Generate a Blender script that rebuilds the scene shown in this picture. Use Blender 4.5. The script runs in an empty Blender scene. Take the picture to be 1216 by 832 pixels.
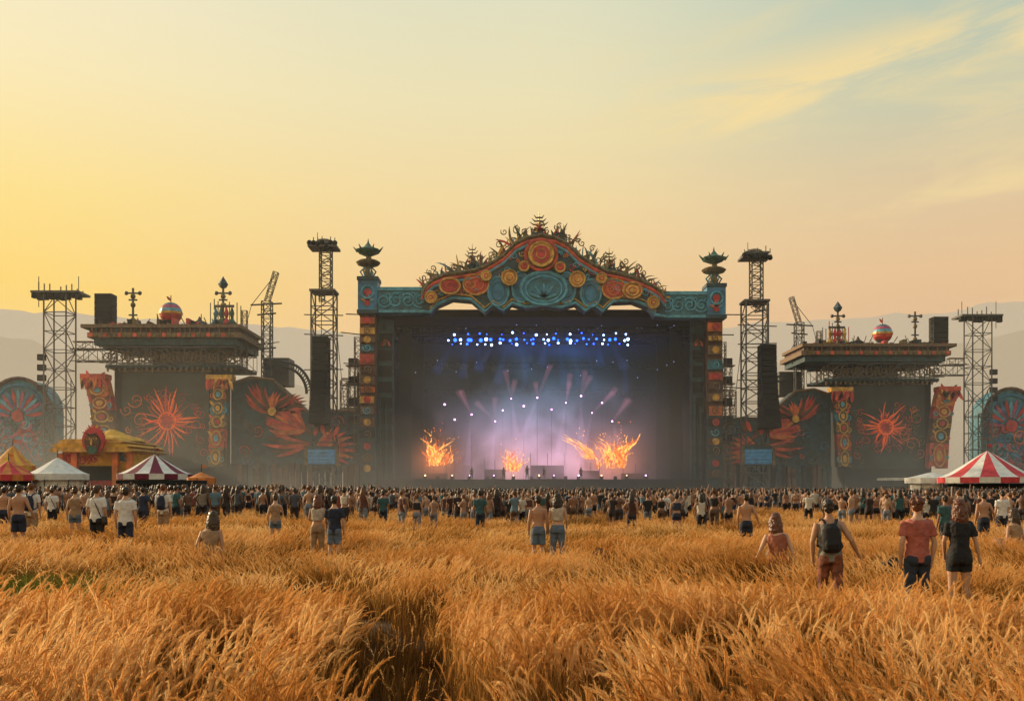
import bpy, math, random, time
from mathutils import Vector, Matrix, noise
T0=time.time()
random.seed(7)
R=random.uniform
F=1182.0; HC=1.95; HY=578.0
def PX(px,D): return (px-608.0)*D/F
def PZ(py,D): return HC+(HY-py)*D/F
def lin(c):
    c=c/255.0
    return c/12.92 if c<=0.04045 else ((c+0.055)/1.055)**2.4
def S(r,g,b): return (lin(r),lin(g),lin(b),1)
def sm(a,b,x):
    t=max(0,min(1,(x-a)/(b-a))); return t*t*(3-2*t)
def gz(x,y):
    return 0.2*sm(4,11,-x)*sm(8,20,y)*(1-sm(60,100,y))+0.06*noise.noise(Vector((x*0.15,y*0.15,0)))*(1-sm(60,100,y))
scene=bpy.context.scene
# ---------------------------------------------------------------- materials
MATS={}
def new_mat(name):
    m=bpy.data.materials.new(name); m.use_nodes=True
    nt=m.node_tree
    for n in list(nt.nodes): nt.nodes.remove(n)
    out=nt.nodes.new('ShaderNodeOutputMaterial')
    return m,nt,out
def basic(name,col,rough=0.7,metal=0.0,var=0.25,scale=3.0,bump=0.1,emit=None,es=0.0):
    if name in MATS: return MATS[name]
    m,nt,out=new_mat(name)
    p=nt.nodes.new('ShaderNodeBsdfPrincipled')
    p.inputs['Roughness'].default_value=rough; p.inputs['Metallic'].default_value=metal
    tc=nt.nodes.new('ShaderNodeTexCoord'); nz=nt.nodes.new('ShaderNodeTexNoise')
    nz.inputs['Scale'].default_value=scale; nz.inputs['Detail'].default_value=6
    nt.links.new(tc.outputs['Object'],nz.inputs['Vector'])
    cr=nt.nodes.new('ShaderNodeValToRGB')
    a=tuple(c*(1-var*1.3) for c in col[:3])+(1,); b=tuple(min(1,c*(1+var)) for c in col[:3])+(1,)
    cr.color_ramp.elements[0].position=0.3; cr.color_ramp.elements[1].position=0.7
    cr.color_ramp.elements[0].color=a; cr.color_ramp.elements[1].color=b
    nt.links.new(nz.outputs['Fac'],cr.inputs['Fac'])
    nt.links.new(cr.outputs['Color'],p.inputs['Base Color'])
    if bump>0:
        bp=nt.nodes.new('ShaderNodeBump'); bp.inputs['Strength'].default_value=bump
        nt.links.new(nz.outputs['Fac'],bp.inputs['Height']); nt.links.new(bp.outputs['Normal'],p.inputs['Normal'])
    if emit:
        p.inputs['Emission Color'].default_value=emit; p.inputs['Emission Strength'].default_value=es
    nt.links.new(p.outputs['BSDF'],out.inputs['Surface'])
    MATS[name]=m; return m
def emis(name,col,s):
    if name in MATS: return MATS[name]
    m,nt,out=new_mat(name)
    e=nt.nodes.new('ShaderNodeEmission'); e.inputs['Color'].default_value=col; e.inputs['Strength'].default_value=s
    nt.links.new(e.outputs[0],out.inputs['Surface']); MATS[name]=m; return m
steel=basic('truss_steel',(0.1,0.1,0.1),0.5,0.5,0.2)
rust=basic('scaffold_rusty',(0.2,0.13,0.08),0.8,0.1,0.3)
black=basic('black_cloth',(0.012,0.014,0.016),0.9,0,0.3)
darkteal=basic('dark_teal_paint',(0.018,0.06,0.08),0.6,0,0.5,1.2)
teal=basic('teal_paint',(0.03,0.17,0.24),0.55,0,0.5,1.0)
blue=basic('blue_paint',(0.035,0.2,0.38),0.5,0,0.45,0.8)
lblue=basic('light_blue_paint',(0.1,0.38,0.52),0.5,0,0.35,1.5)
red=basic('red_paint',(0.5,0.03,0.03),0.5,0,0.4,1.2)
orange=basic('orange_paint',(0.65,0.17,0.04),0.6,0,0.4,1.0)
ored=basic('orange_red_paint',(0.6,0.085,0.04),0.6,0,0.45,0.9)
gold=basic('gold_paint',(0.6,0.34,0.07),0.4,0.3,0.4,2.0)
dgold=basic('dark_gold_paint',(0.16,0.12,0.05),0.5,0.2,0.6,2.0)
green=basic('green_paint',(0.03,0.11,0.08),0.6,0,0.4,2.0)
brown=basic('brown_board',(0.12,0.06,0.035),0.8,0,0.5,1.0)
yellow=basic('yellow_canvas',(0.66,0.36,0.03),0.8,0,0.25,2.0)
white=basic('white_canvas',(0.72,0.7,0.66),0.8,0,0.12,2.0)
burg=basic('burgundy_canvas',(0.16,0.018,0.04),0.8,0,0.2,2.0)
redc=basic('red_canvas',(0.55,0.05,0.06),0.8,0,0.2,2.0)
orc=basic('orange_canvas',(0.6,0.2,0.05),0.8,0,0.2,2.0)
screenm=basic('led_screen',(0.014,0.03,0.036),0.35,0,0.6,0.4,0.0)
pink=basic('pink_paint',(0.45,0.08,0.16),0.6,0,0.3,2.0)
glowor=basic('screen_orange',(0.6,0.14,0.03),0.5,0,0.3,2.0,0.0,emit=S(255,90,30),es=0.3)
bluelit=basic('blue_panel_lit',(0.03,0.2,0.4),0.5,0,0.6,1.2,0.0,emit=S(30,110,180),es=0.12)
# ---------------------------------------------------------------- builder
class B:
    def __init__(s): s.v=[]; s.f=[]; s.m=[]; s.mats=[]
    def mi(s,mat):
        if mat not in s.mats: s.mats.append(mat)
        return s.mats.index(mat)
    def add(s,vs,fs,mat):
        o=len(s.v); s.v+= [tuple(v) for v in vs]; k=s.mi(mat)
        for f in fs: s.f.append(tuple(i+o for i in f)); s.m.append(k)
    def box(s,x0,x1,y0,y1,z0,z1,mat):
        vs=[(x,y,z) for x in(x0,x1) for y in(y0,y1) for z in(z0,z1)]
        s.add(vs,[(0,1,3,2),(4,6,7,5),(0,4,5,1),(2,3,7,6),(0,2,6,4),(1,5,7,3)],mat)
    def tube(s,pts,rad,mat,n=6):
        pts=[Vector(p) for p in pts]; m=len(pts)
        if not isinstance(rad,(list,tuple)): rad=[rad]*m
        vs=[];fs=[]
        ref=Vector((0,1,0))
        for i,p in enumerate(pts):
            d=(pts[min(i+1,m-1)]-pts[max(i-1,0)])
            if d.length<1e-9: d=Vector((0,0,1))
            d.normalize()
            r2=ref if abs(d.dot(ref))<0.95 else Vector((1,0,0))
            a=d.cross(r2).normalized(); b=d.cross(a).normalized()
            for k in range(n):
                t=2*math.pi*(k+0.5)/n
                vs.append(p+a*math.cos(t)*rad[i]+b*math.sin(t)*rad[i])
        for i in range(m-1):
            for k in range(n):
                k2=(k+1)%n
                fs.append((i*n+k,i*n+k2,(i+1)*n+k2,(i+1)*n+k))
        fs.append(tuple(range(n))[::-1]); fs.append(tuple((m-1)*n+k for k in range(n)))
        s.add(vs,fs,mat)
    def lathe(s,cx,cy,prof,mat,n=12):
        vs=[];fs=[];m=len(prof)
        for r,z in prof:
            for k in range(n):
                t=2*math.pi*(k+0.5)/n; vs.append((cx+r*math.cos(t),cy+r*math.sin(t),z))
        if isinstance(mat,list):
            for i in range(m-1):
                for k in range(n):
                    k2=(k+1)%n
                    s.add([vs[i*n+k],vs[i*n+k2],vs[(i+1)*n+k2],vs[(i+1)*n+k]],[(0,1,2,3)],mat[k%len(mat)])
            return
        for i in range(m-1):
            for k in range(n):
                k2=(k+1)%n; fs.append((i*n+k,i*n+k2,(i+1)*n+k2,(i+1)*n+k))
        fs.append(tuple(range(n))[::-1]); fs.append(tuple((m-1)*n+k for k in range(n)))
        s.add(vs,fs,mat)
    def ball(s,c,r,mat,n=14,sc=(1,1,1)):
        vs=[];fs=[];m=9
        for i in range(m+1):
            ph=math.pi*i/m
            for k in range(n):
                t=2*math.pi*k/n
                vs.append((c[0]+r*sc[0]*math.sin(ph)*math.cos(t),c[1]+r*sc[1]*math.sin(ph)*math.sin(t),c[2]+r*sc[2]*math.cos(ph)))
        for i in range(m):
            for k in range(n):
                k2=(k+1)%n; fs.append((i*n+k,(i+1)*n+k,(i+1)*n+k2,i*n+k2))
        s.add(vs,fs,mat)
    def prism(s,poly,y0,y1,mat):
        n=len(poly)
        vs=[(x,y0,z) for x,z in poly]+[(x,y1,z) for x,z in poly]
        fs=[tuple(range(n)),tuple(range(2*n-1,n-1,-1))]+[(i,(i+1)%n,n+(i+1)%n,n+i) for i in range(n)]
        s.add(vs,fs,mat)
    def disk(s,x,z,rx,rz,y,mat,t=0.12,n=20):
        s.prism([(x+rx*math.cos(2*math.pi*k/n),z+rz*math.sin(2*math.pi*k/n)) for k in range(n)],y-t,y,mat)
    def ring(s,x,z,rx,rz,y,r,mat,n=24,a0=0,a1=360):
        pts=[]
        for k in range(n+1):
            t=math.radians(a0+(a1-a0)*k/n); pts.append((x+rx*math.cos(t),y,z+rz*math.sin(t)))
        s.tube(pts,r,mat,5)
    def spiral(s,x,z,R0,y,r,mat,turns=1.6,a0=0,hand=1):
        pts=[];n=26
        for k in range(n+1):
            t=k/n; a=a0+hand*t*turns*2*math.pi; q=R0*(1-0.88*t)
            pts.append((x+q*math.cos(a),y,z+q*math.sin(a)))
        s.tube(pts,[r*(1-0.4*k/n) for k in range(n+1)],mat,5)
    def leaf(s,x,z,ang,L,w,y,mat,t=0.1,bend=0.0):
        m=7; up=[];dn=[]
        for k in range(m+1):
            u=k/m; a=ang+bend*u
            cx=x+L*u*math.cos(a); cz=z+L*u*math.sin(a)
            ww=w*math.sin(math.pi*min(1,u*0.93+0.07))**0.8*0.5
            up.append((cx-math.sin(a)*ww,cz+math.cos(a)*ww)); dn.append((cx+math.sin(a)*ww,cz-math.cos(a)*ww))
        s.prism(up+dn[::-1],y-t,y,mat)
    def truss(s,p0,p1,w,mat,r=0.05,seg=None):
        p0=Vector(p0);p1=Vector(p1); d=p1-p0; L=d.length; d.normalize()
        ref=Vector((0,1,0)) if abs(d.y)<0.9 else Vector((1,0,0))
        a=d.cross(ref).normalized()*w/2; b=d.cross(a).normalized()*w/2
        seg=seg or max(2,int(L/w))
        cs=[a+b,a-b,-a-b,-a+b]
        for c in cs: s.tube([p0+c,p1+c],r*1.3,mat,4)
        for i in range(seg):
            q0=p0+d*L*i/seg; q1=p0+d*L*(i+1)/seg
            for k in range(4):
                c0=cs[k];c1=cs[(k+1)%4]
                if (i+k)%2==0: s.tube([q0+c0,q1+c1],r*0.8,mat,3)
                else: s.tube([q0+c1,q1+c0],r*0.8,mat,3)
                s.tube([q1+c0,q1+c1],r*0.8,mat,3)
    def done(s,name,parent=None,smooth=False):
        me=bpy.data.meshes.new(name); me.from_pydata(s.v,[],s.f)
        for m in s.mats: me.materials.append(m)
        me.polygons.foreach_set('material_index',s.m)
        if smooth: me.polygons.foreach_set('use_smooth',[True]*len(me.polygons))
        me.update()
        ob=bpy.data.objects.new(name,me); scene.collection.objects.link(ob)
        if parent: ob.parent=parent
        return ob
def empty(name):
    e=bpy.data.objects.new(name,None); scene.collection.objects.link(e); return e
# ---------------------------------------------------------------- world
w=bpy.data.worlds.new("World"); scene.world=w; w.use_nodes=True
nt=w.node_tree
for n in list(nt.nodes): nt.nodes.remove(n)
out=nt.nodes.new('ShaderNodeOutputWorld'); bg=nt.nodes.new('ShaderNodeBackground')
tc=nt.nodes.new('ShaderNodeTexCoord'); sep=nt.nodes.new('ShaderNodeSeparateXYZ')
nt.links.new(tc.outputs['Generated'],sep.inputs[0])
def ramp(stops,src):
    r=nt.nodes.new('ShaderNodeValToRGB'); el=r.color_ramp.elements
    el[0].position=stops[0][0]; el[0].color=stops[0][1]
    el[1].position=stops[-1][0]; el[1].color=stops[-1][1]
    for p,c in stops[1:-1]:
        e=el.new(p); e.color=c
    nt.links.new(src,r.inputs['Fac']); return r.outputs['Color']
z=sep.outputs['Z']
rl=ramp([(0,S(225,190,135)),(0.12,S(245,206,126)),(0.18,S(254,212,106)),(0.26,S(254,224,136)),(0.36,S(252,234,182)),(0.46,S(248,236,204)),(1,S(190,198,200))],z)
rc=ramp([(0,S(228,188,145)),(0.12,S(239,197,148)),(0.2,S(244,205,146)),(0.28,S(245,218,160)),(0.36,S(239,226,180)),(0.45,S(226,225,194)),(1,S(140,168,188))],z)
rr=ramp([(0,S(215,178,140)),(0.12,S(228,185,144)),(0.2,S(234,195,148)),(0.27,S(226,201,160)),(0.34,S(203,203,174)),(0.45,S(180,199,184)),(1,S(110,150,178))],z)
def mth(op,a,b=None,c=None):
    n=nt.nodes.new('ShaderNodeMath'); n.operation=op
    for i,v in enumerate((a,b,c)):
        if v is None: continue
        if isinstance(v,(int,float)): n.inputs[i].default_value=v
        else: nt.links.new(v,n.inputs[i])
    return n.outputs[0]
def mr(v,a,b):
    n=nt.nodes.new('ShaderNodeMapRange'); n.interpolation_type='SMOOTHSTEP'
    n.inputs['From Min'].default_value=a; n.inputs['From Max'].default_value=b
    nt.links.new(v,n.inputs['Value']); return n.outputs['Result']
def mixc(f,a,b):
    n=nt.nodes.new('ShaderNodeMix'); n.data_type='RGBA'
    nt.links.new(f,n.inputs['Factor'])
    for k,v in ((6,a),(7,b)):
        if isinstance(v,tuple): n.inputs[k].default_value=v
        else: nt.links.new(v,n.inputs[k])
    return n.outputs[2]
x=sep.outputs['X']
c1=mixc(mr(x,-0.5,-0.02),rl,rc); c2=mixc(mr(x,0.0,0.4),c1,rr)
u=mth('MULTIPLY_ADD',z,0.12,x); v_=mth('SUBTRACT',z,mth('MULTIPLY',x,0.13))
cmb=nt.nodes.new('ShaderNodeCombineXYZ'); nt.links.new(mth('MULTIPLY',u,3.4),cmb.inputs[0]); nt.links.new(mth('MULTIPLY',v_,15.0),cmb.inputs[1]); nt.links.new(sep.outputs['Y'],cmb.inputs[2])
nz=nt.nodes.new('ShaderNodeTexNoise'); nz.inputs['Scale'].default_value=1.5; nz.inputs['Detail'].default_value=10; nz.inputs['Roughness'].default_value=0.62; nz.inputs['Distortion'].default_value=0.45
nt.links.new(cmb.outputs[0],nz.inputs['Vector'])
wav=mth('MULTIPLY_ADD',nz.outputs['Fac'],0.06,-0.03)
def bandf(c0,wd,xa,xb):
    l=mth('SUBTRACT',mth('ADD',v_,wav),c0)
    return mth('MULTIPLY',mth('SUBTRACT',1.0,mr(mth('ABSOLUTE',l),0.0,wd)),mr(x,xa,xb))
b1=mth('MULTIPLY',bandf(0.332,0.045,-0.02,0.24),mr(nz.outputs['Fac'],0.33,0.6))
b2=mth('MULTIPLY',bandf(0.225,0.05,0.05,0.4),mr(nz.outputs['Fac'],0.4,0.65))
b3=mth('MULTIPLY',bandf(0.285,0.025,0.25,0.42),mr(nz.outputs['Fac'],0.42,0.6))
f2=mth('MULTIPLY',mr(nz.outputs['Fac'],0.5,0.78),0.25)
cl=mth('MINIMUM',mth('ADD',mth('MULTIPLY',b1,0.9),mth('ADD',mth('MULTIPLY',b2,0.5),mth('ADD',mth('MULTIPLY',b3,0.35),f2))),1.0)
c3=mixc(cl,c2,S(248,222,160))
sky=nt.nodes.new('ShaderNodeTexSky'); sky.sky_type='NISHITA'; sky.sun_disc=False
SE=math.radians(17); SA=math.radians(-60)
sky.sun_elevation=SE; sky.sun_rotation=SA; sky.dust_density=3.0
sc=nt.nodes.new('ShaderNodeVectorMath'); sc.operation='SCALE'; sc.inputs['Scale'].default_value=0.006
nt.links.new(sky.outputs[0],sc.inputs[0])
sc2=nt.nodes.new('ShaderNodeVectorMath'); sc2.operation='SCALE'; sc2.inputs['Scale'].default_value=0.96
nt.links.new(c3,sc2.inputs[0])
ad=nt.nodes.new('ShaderNodeVectorMath'); ad.operation='ADD'
nt.links.new(sc.outputs[0],ad.inputs[0]); nt.links.new(sc2.outputs[0],ad.inputs[1])
nt.links.new(ad.outputs[0],bg.inputs['Color']); bg.inputs['Strength'].default_value=1.0
nt.links.new(bg.outputs[0],out.inputs['Surface'])
sl=bpy.data.lights.new('sun','SUN'); sl.energy=5.0; sl.angle=math.radians(0.6); sl.color=(1,0.76,0.47)
so=bpy.data.objects.new('sun',sl); scene.collection.objects.link(so)
sd=Vector((math.sin(SA)*math.cos(SE),math.cos(SA)*math.cos(SE),math.sin(SE)))
so.rotation_euler=sd.to_track_quat('Z','Y').to_euler()
cd=bpy.data.cameras.new('camera'); cam=bpy.data.objects.new('camera',cd); scene.collection.objects.link(cam)
cam.location=(0,0,HC); cam.rotation_euler=(math.radians(90),0,0)
cd.lens=36*F/1216; cd.sensor_width=36; cd.shift_y=(HY-416)/1216; cd.clip_end=12000; cd.clip_start=0.1
scene.camera=cam
scene.view_settings.view_transform='Standard'; scene.view_settings.look='None'; scene.view_settings.exposure=0
# ---------------------------------------------------------------- ground
def ground():
    m,nt,out=new_mat('dry_soil')
    p=nt.nodes.new('ShaderNodeBsdfPrincipled'); p.inputs['Roughness'].default_value=0.95
    g=nt.nodes.new('ShaderNodeNewGeometry'); n1=nt.nodes.new('ShaderNodeTexNoise'); n1.inputs['Scale'].default_value=0.9; n1.inputs['Detail'].default_value=10
    nt.links.new(g.outputs['Position'],n1.inputs['Vector'])
    r=nt.nodes.new('ShaderNodeValToRGB'); r.color_ramp.elements[0].position=0.35; r.color_ramp.elements[0].color=(0.025,0.014,0.007,1)
    r.color_ramp.elements[1].position=0.65; r.color_ramp.elements[1].color=(0.1,0.055,0.022,1)
    nt.links.new(n1.outputs['Fac'],r.inputs['Fac']); nt.links.new(r.outputs[0],p.inputs['Base Color'])
    nt.links.new(p.outputs[0],out.inputs['Surface'])
    xs=[-6000,-2000,-600,-200]+[-100+i*2 for i in range(101)]+[200,600,2000,6000]
    ys=[-600,-100]+[-20+i*1.5 for i in range(90)]+[150,220,400,900,2500,8000]
    b=B(); nx=len(xs)
    vs=[(x,y,gz(x,y)) for y in ys for x in xs]
    fs=[(j*nx+i,j*nx+i+1,(j+1)*nx+i+1,(j+1)*nx+i) for j in range(len(ys)-1) for i in range(nx-1)]
    b.add(vs,fs,m); b.done('ground',smooth=True)
ground()
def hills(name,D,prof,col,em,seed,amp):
    m,nt,out=new_mat(name+'_painted_haze')
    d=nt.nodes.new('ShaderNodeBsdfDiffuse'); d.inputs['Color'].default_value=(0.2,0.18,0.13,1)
    e=nt.nodes.new('ShaderNodeEmission'); e.inputs['Color'].default_value=col; e.inputs['Strength'].default_value=1  # distance haze put into the hill colour as a constant glow
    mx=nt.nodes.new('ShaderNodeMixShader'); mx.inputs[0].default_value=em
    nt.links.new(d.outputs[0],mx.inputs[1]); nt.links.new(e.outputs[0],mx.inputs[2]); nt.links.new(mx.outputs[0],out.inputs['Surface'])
    b=B(); vs=[];fs=[]; N=160
    for i in range(N+1):
        px=-500+2216*i/N
        py=prof[-1][1]
        for (a,ya),(c,yc) in zip(prof,prof[1:]):
            if a<=px<=c: py=ya+(yc-ya)*sm(0,1,(px-a)/(c-a)); break
        py+=amp*(noise.fractal(Vector((px*0.02,seed,0)),1.0,2.0,5))
        X=PX(px,D); Z=PZ(py,D)
        for k in range(7):
            y=D+(k-3)*D*0.12; zz=Z*(1-abs(k-3)/3)*(1+0.1*noise.noise(Vector((px*0.03,k,seed)))*(k!=3))
            vs.append((X,y,max(zz,-2)))
    for i in range(N):
        for k in range(6): fs.append((i*7+k,(i+1)*7+k,(i+1)*7+k+1,i*7+k+1))
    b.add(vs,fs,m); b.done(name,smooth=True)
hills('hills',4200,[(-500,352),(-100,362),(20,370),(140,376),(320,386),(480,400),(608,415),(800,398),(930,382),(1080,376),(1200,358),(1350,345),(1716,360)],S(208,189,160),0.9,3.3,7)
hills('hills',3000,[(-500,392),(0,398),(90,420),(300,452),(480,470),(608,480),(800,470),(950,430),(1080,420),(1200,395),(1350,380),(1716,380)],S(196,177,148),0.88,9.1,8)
# ---------------------------------------------------------------- main stage
D0=140.0; s0=D0/F
def main_stage():
    e=empty('main_stage')
    X=lambda p:PX(p,D0); Z=lambda p:PZ(p,D0)
    b=B()
    b.box(X(447),X(840),D0,D0+24,0,Z(569),black)
    b.box(X(430),X(855),D0+24,D0+25,0,Z(375),black)
    b.box(X(430),X(447),D0+2,D0+24,0,Z(375),black)
    b.box(X(840),X(855),D0+2,D0+24,0,Z(378),black)
    b.box(X(430),X(855),D0+1,D0+25,Z(375),Z(366),black)
    for a,c in((447,466),(822,838)):
        b.box(X(a),X(c),D0+1.2,D0+2,Z(569),Z(378),darkteal)
        for k in range(9):
            yy=395+k*19
            b.box(X(a+2),X(c-2),D0+1.0,D0+1.2,Z(yy+13),Z(yy),black)
        for k in range(5): b.leaf(X((a+c)/2-6+k*3),Z(410),math.radians(60+k*15),9*s0,3*s0,D0+.9,[brown,ored,dgold][k%3])
        for k in range(4): b.box(X(a+3+k*3.5),X(a+5+k*3.5),D0+.7,D0+.95,Z(569),Z(470+k*6),[darkteal,black][k%2])
    for dd,a,c in((8,466,482),(8,806,822),(15,470,492),(15,798,820)):
        b.box(X(a),X(c),D0+dd,D0+dd+.4,Z(569),Z(380),black)
    b.done('stage_shell',e)
    b=B()
    for a,c,t in((428,447,372),(839,857,378)):
        b.box(X(a),X(c),D0-0.5,D0+2,Z(492),Z(t),brown)
        b.box(X(a),X(c),D0-0.5,D0+2,0,Z(492),darkteal)
        k=0; yy=t+6
        while yy<560:
            mt=[orange,gold,rust,teal,ored,brown,rust][k%7]
            h=R(5,12)
            b.box(X(a+R(0,2.5)),X(c-R(0,2.5)),D0-0.8-R(0,.3),D0-0.5,Z(yy+h),Z(yy),mt if yy<495 else [darkteal,brown,black][k%3])
            if k%2==0: b.disk(X((a+c)/2),Z(yy+h/2),0.5,0.5,D0-1.15,gold if k%4 else red)
            if k%2: b.spiral(X((a+c)/2),Z(yy+h/2),0.6,D0-1.2,.1,rust if k%3 else lblue,1.4,k)
            yy+=h+R(3,6); k+=1
        b.truss((X(a-6),D0+3,0),(X(a-6),D0+3,Z(t+25)),1.1,rust,0.06)
        b.truss((X(c+5),D0+3,0),(X(c+5),D0+3,Z(t+25)),1.1,rust,0.06)
        sg=-1 if a<600 else 1
        xo=(a-13) if sg<0 else (c+13)
        b.truss((X(xo),D0+4,0),(X(xo),D0+4,Z(t+50)),1.3,rust,0.06)
        for yy in(430,452,478,500,522): b.box(min(X(xo-9),X(xo+9)),max(X(xo-9),X(xo+9)),D0+3,D0+5,Z(yy+1),Z(yy),rust); b.box(X(xo)-.6,X(xo)+.6,D0+2.8,D0+3.4,Z(yy),Z(yy-8),black)
        for yy in(372,396,432,458):
            xe=(a if sg<0 else c)
            b.tube([(X(xe),D0+1,Z(yy)),(X(xe+sg*R(14,30)),D0+1,Z(yy+R(-3,3)))],.1,steel,4)
    b.done('portal_pillars',e)
    b=B()
    for a,c,t,bo in((450,507,343,373),(783,838,348,379)):
        b.box(X(a),X(c),D0-1.2,D0+1,Z(bo),Z(t),teal)
        b.box(X(a),X(c),D0-1.4,D0-1.2,Z(t+4),Z(t),lblue); b.box(X(a),X(c),D0-1.4,D0-1.2,Z(bo),Z(bo-3),lblue)
        n=4
        for i in range(n):
            cx=a+(c-a)*(i+0.5)/n
            b.spiral(X(cx),Z((t+bo)/2+1),1.05,D0-1.3,0.13,lblue,1.7,i*1.2,1 if i%2 else -1)
            b.spiral(X(cx+6),Z((t+bo)/2-5),0.5,D0-1.3,0.09,lblue,1.2,i*2,-1)
    for a,c,t,bo in((427,450,332,373),(837,859,340,379)):
        b.box(X(a),X(c),D0-1.6,D0+1.5,Z(bo),Z(t),blue)
        b.box(X(a-1),X(c+1),D0-1.8,D0+1.6,Z(t+3),Z(t-1),darkteal); b.box(X(a-1),X(c+1),D0-1.8,D0+1.6,Z(bo+1),Z(bo-3),darkteal)
        cx=(a+c)/2; cy=(t+bo)/2
        b.ring(X(cx),Z(cy-3),0.85,0.85,D0-1.7,0.14,lblue); b.disk(X(cx),Z(cy-3),0.5,0.5,D0-1.6,red)
        for k in range(6):
            b.leaf(X(cx),Z(cy+8),math.radians(20+k*28),1.0,0.3,D0-1.65,orange if k%2 else lblue)
        b.disk(X(cx),Z(cy+10),0.4,0.35,D0-1.75,red)
    top=[(503,354),(508,343),(516,336),(530,330),(548,328),(566,325),(580,319),(598,308),(612,294),(626,287),(642,284),(658,287),(672,294),(686,308),(704,319),(718,326),(738,330),(756,336),(770,342),(781,349),(787,358)]
    bot=[(787,380),(776,378),(768,368),(750,361),(726,362),(714,374),(704,366),(694,373),(682,364),(666,369),(645,366),(624,369),(608,364),(598,373),(586,366),(576,374),(560,360),(538,358),(520,366),(512,375),(503,374)]
    poly=[(X(a),Z(c)) for a,c in top+bot]
    b.prism(poly,D0-2.2,D0+0.8,darkteal)
    for off,r,mt in((0,0.3,dgold),(5,0.26,ored),(9,0.2,lblue)):
        b.tube([(X(a),D0-2.3,Z(c+off)) for a,c in top],r,mt,6)
    b.tube([(X(a),D0-2.3,Z(c-1)) for a,c in bot],0.22,lblue,6)
    b.tube([(X(a),D0-2.35,Z(c-5)) for a,c in bot[1:-1]],0.15,gold,6)
    yb=D0-2.2
    for cx,cy,rx,ry in((566,342,15,12),(592,350,12,17),(618,345,10,18),(672,346,10,18),(700,352,12,16),(727,347,14,12)):
        b.disk(X(cx),Z(cy),rx*s0,ry*s0,yb,blue if rx<13 else ored,0.25)
        b.ring(X(cx),Z(cy),rx*s0,ry*s0,yb-0.25,0.14,lblue if rx<13 else gold)
        b.ring(X(cx),Z(cy),rx*.6*s0,ry*.62*s0,yb-0.27,0.1,teal if rx<13 else orange)
    b.disk(X(645),Z(347),27*s0,19*s0,yb-0.1,blue,0.4)
    b.disk(X(645),Z(349),19*s0,13*s0,yb-0.5,teal,0.15)
    b.ring(X(645),Z(347),27*s0,19*s0,yb-0.5,0.25,lblue); b.ring(X(645),Z(348),21*s0,15*s0,yb-0.6,0.14,lblue)
    for k in range(9): b.leaf(X(645),Z(358),math.radians(15+k*18.75),18*s0,3.2*s0,yb-0.7,blue if k%2 else lblue,0.1)
    def med(cx,cy,r,inner,outer,ry=None):
        ry=ry or r
        b.disk(X(cx),Z(cy),r*s0,ry*s0,yb-0.4,outer,0.5); b.ring(X(cx),Z(cy),r*.9*s0,ry*.9*s0,yb-0.95,0.17,gold)
        b.disk(X(cx),Z(cy),r*.66*s0,ry*.66*s0,yb-0.9,inner,0.2)
        b.ring(X(cx),Z(cy),r*.35*s0,ry*.35*s0,yb-1.12,0.08,outer)
    med(642,308,15.5,red,gold,15.5); b.ring(X(642),Z(308),18*s0,18*s0,yb-0.5,0.25,ored)
    med(605,335,9.5,gold,orange); med(684,337,9.5,gold,orange)
    med(536,345,13,red,ored,10); med(748,350,12,gold,ored,10)
    med(514,358,7,gold,red); med(772,364,7,gold,red)
    med(622,322,6,red,ored); med(664,323,6,red,ored); med(578,333,6,gold,red); med(712,336,6,gold,red)
    def ytop(px):
        for (a,ya),(c,yc) in zip(top,top[1:]):
            if a<=px<=c: return ya+(yc-ya)*(px-a)/(c-a)
        return 350
    for i in range(60):
        px=512+i/59*266; py=ytop(px)
        b.spiral(X(px),Z(py+12+R(-4,12)),R(0.3,0.6),yb-0.2,0.09,random.choice([gold,orange,lblue,red,lblue,ored]),1.3,R(0,6),random.choice([1,-1]))
    for i in range(250):
        t=max(0,min(1,(i+R(-.4,.4))/249)); px=506+t*278; py=ytop(px)
        side=(642-px)/140
        ang=math.radians(90+side*42+R(-38,38))
        L=R(7,22)*s0*(1.25 if 0.1<abs(side)<0.75 else 0.9)
        b.leaf(X(px),Z(py+2),ang,L,R(1.3,3.2)*s0,D0-1.2+R(-.6,1.2),random.choice([dgold,dgold,green,gold,brown,darkteal,red,lblue]),0.08,R(-.9,.9))
        if i%5==0:
            b.spiral(X(px)+math.cos(ang)*L*.8,Z(py)+math.sin(ang)*L*.8,R(.35,.6),D0-1.3,0.09,dgold,1.3,R(0,6))
    b.done('crown_fascia',e)
    b=B()
    def finial(px,base,tp,k=1.0,mats=(darkteal,red,gold)):
        x=X(px); z0=Z(base); H=Z(tp)-z0; cy=D0-0.5
        b.lathe(x,cy,[(1.0*k,z0),(1.25*k,z0+H*.08),(.7*k,z0+H*.14),(1.1*k,z0+H*.25),(1.2*k,z0+H*.33),(.5*k,z0+H*.4)],mats[0])
        b.lathe(x,cy,[(.3*k,z0+H*.4),(.95*k,z0+H*.46),(.3*k,z0+H*.54)],mats[1])
        b.lathe(x,cy,[(.22*k,z0+H*.54),(.6*k,z0+H*.6),(.15*k,z0+H*.66),(.1*k,z0+H*.66),(.02,z0+H)],mats[2])
        for q,(zz,ww) in enumerate(((.62,1.3),(.72,1.0),(.82,.7))):
            for sgn in(-1,1):
                b.tube([(x,cy,z0+H*zz),(x+sgn*ww*k*.6,cy,z0+H*(zz-.01)),(x+sgn*ww*k,cy,z0+H*(zz+.07))],[.14*k,.12*k,.04],dgold,5)
    finial(640,293,252,1.0); finial(561,330,290,0.8,(darkteal,red,dgold)); finial(723,334,295,0.8,(darkteal,red,dgold))
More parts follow.
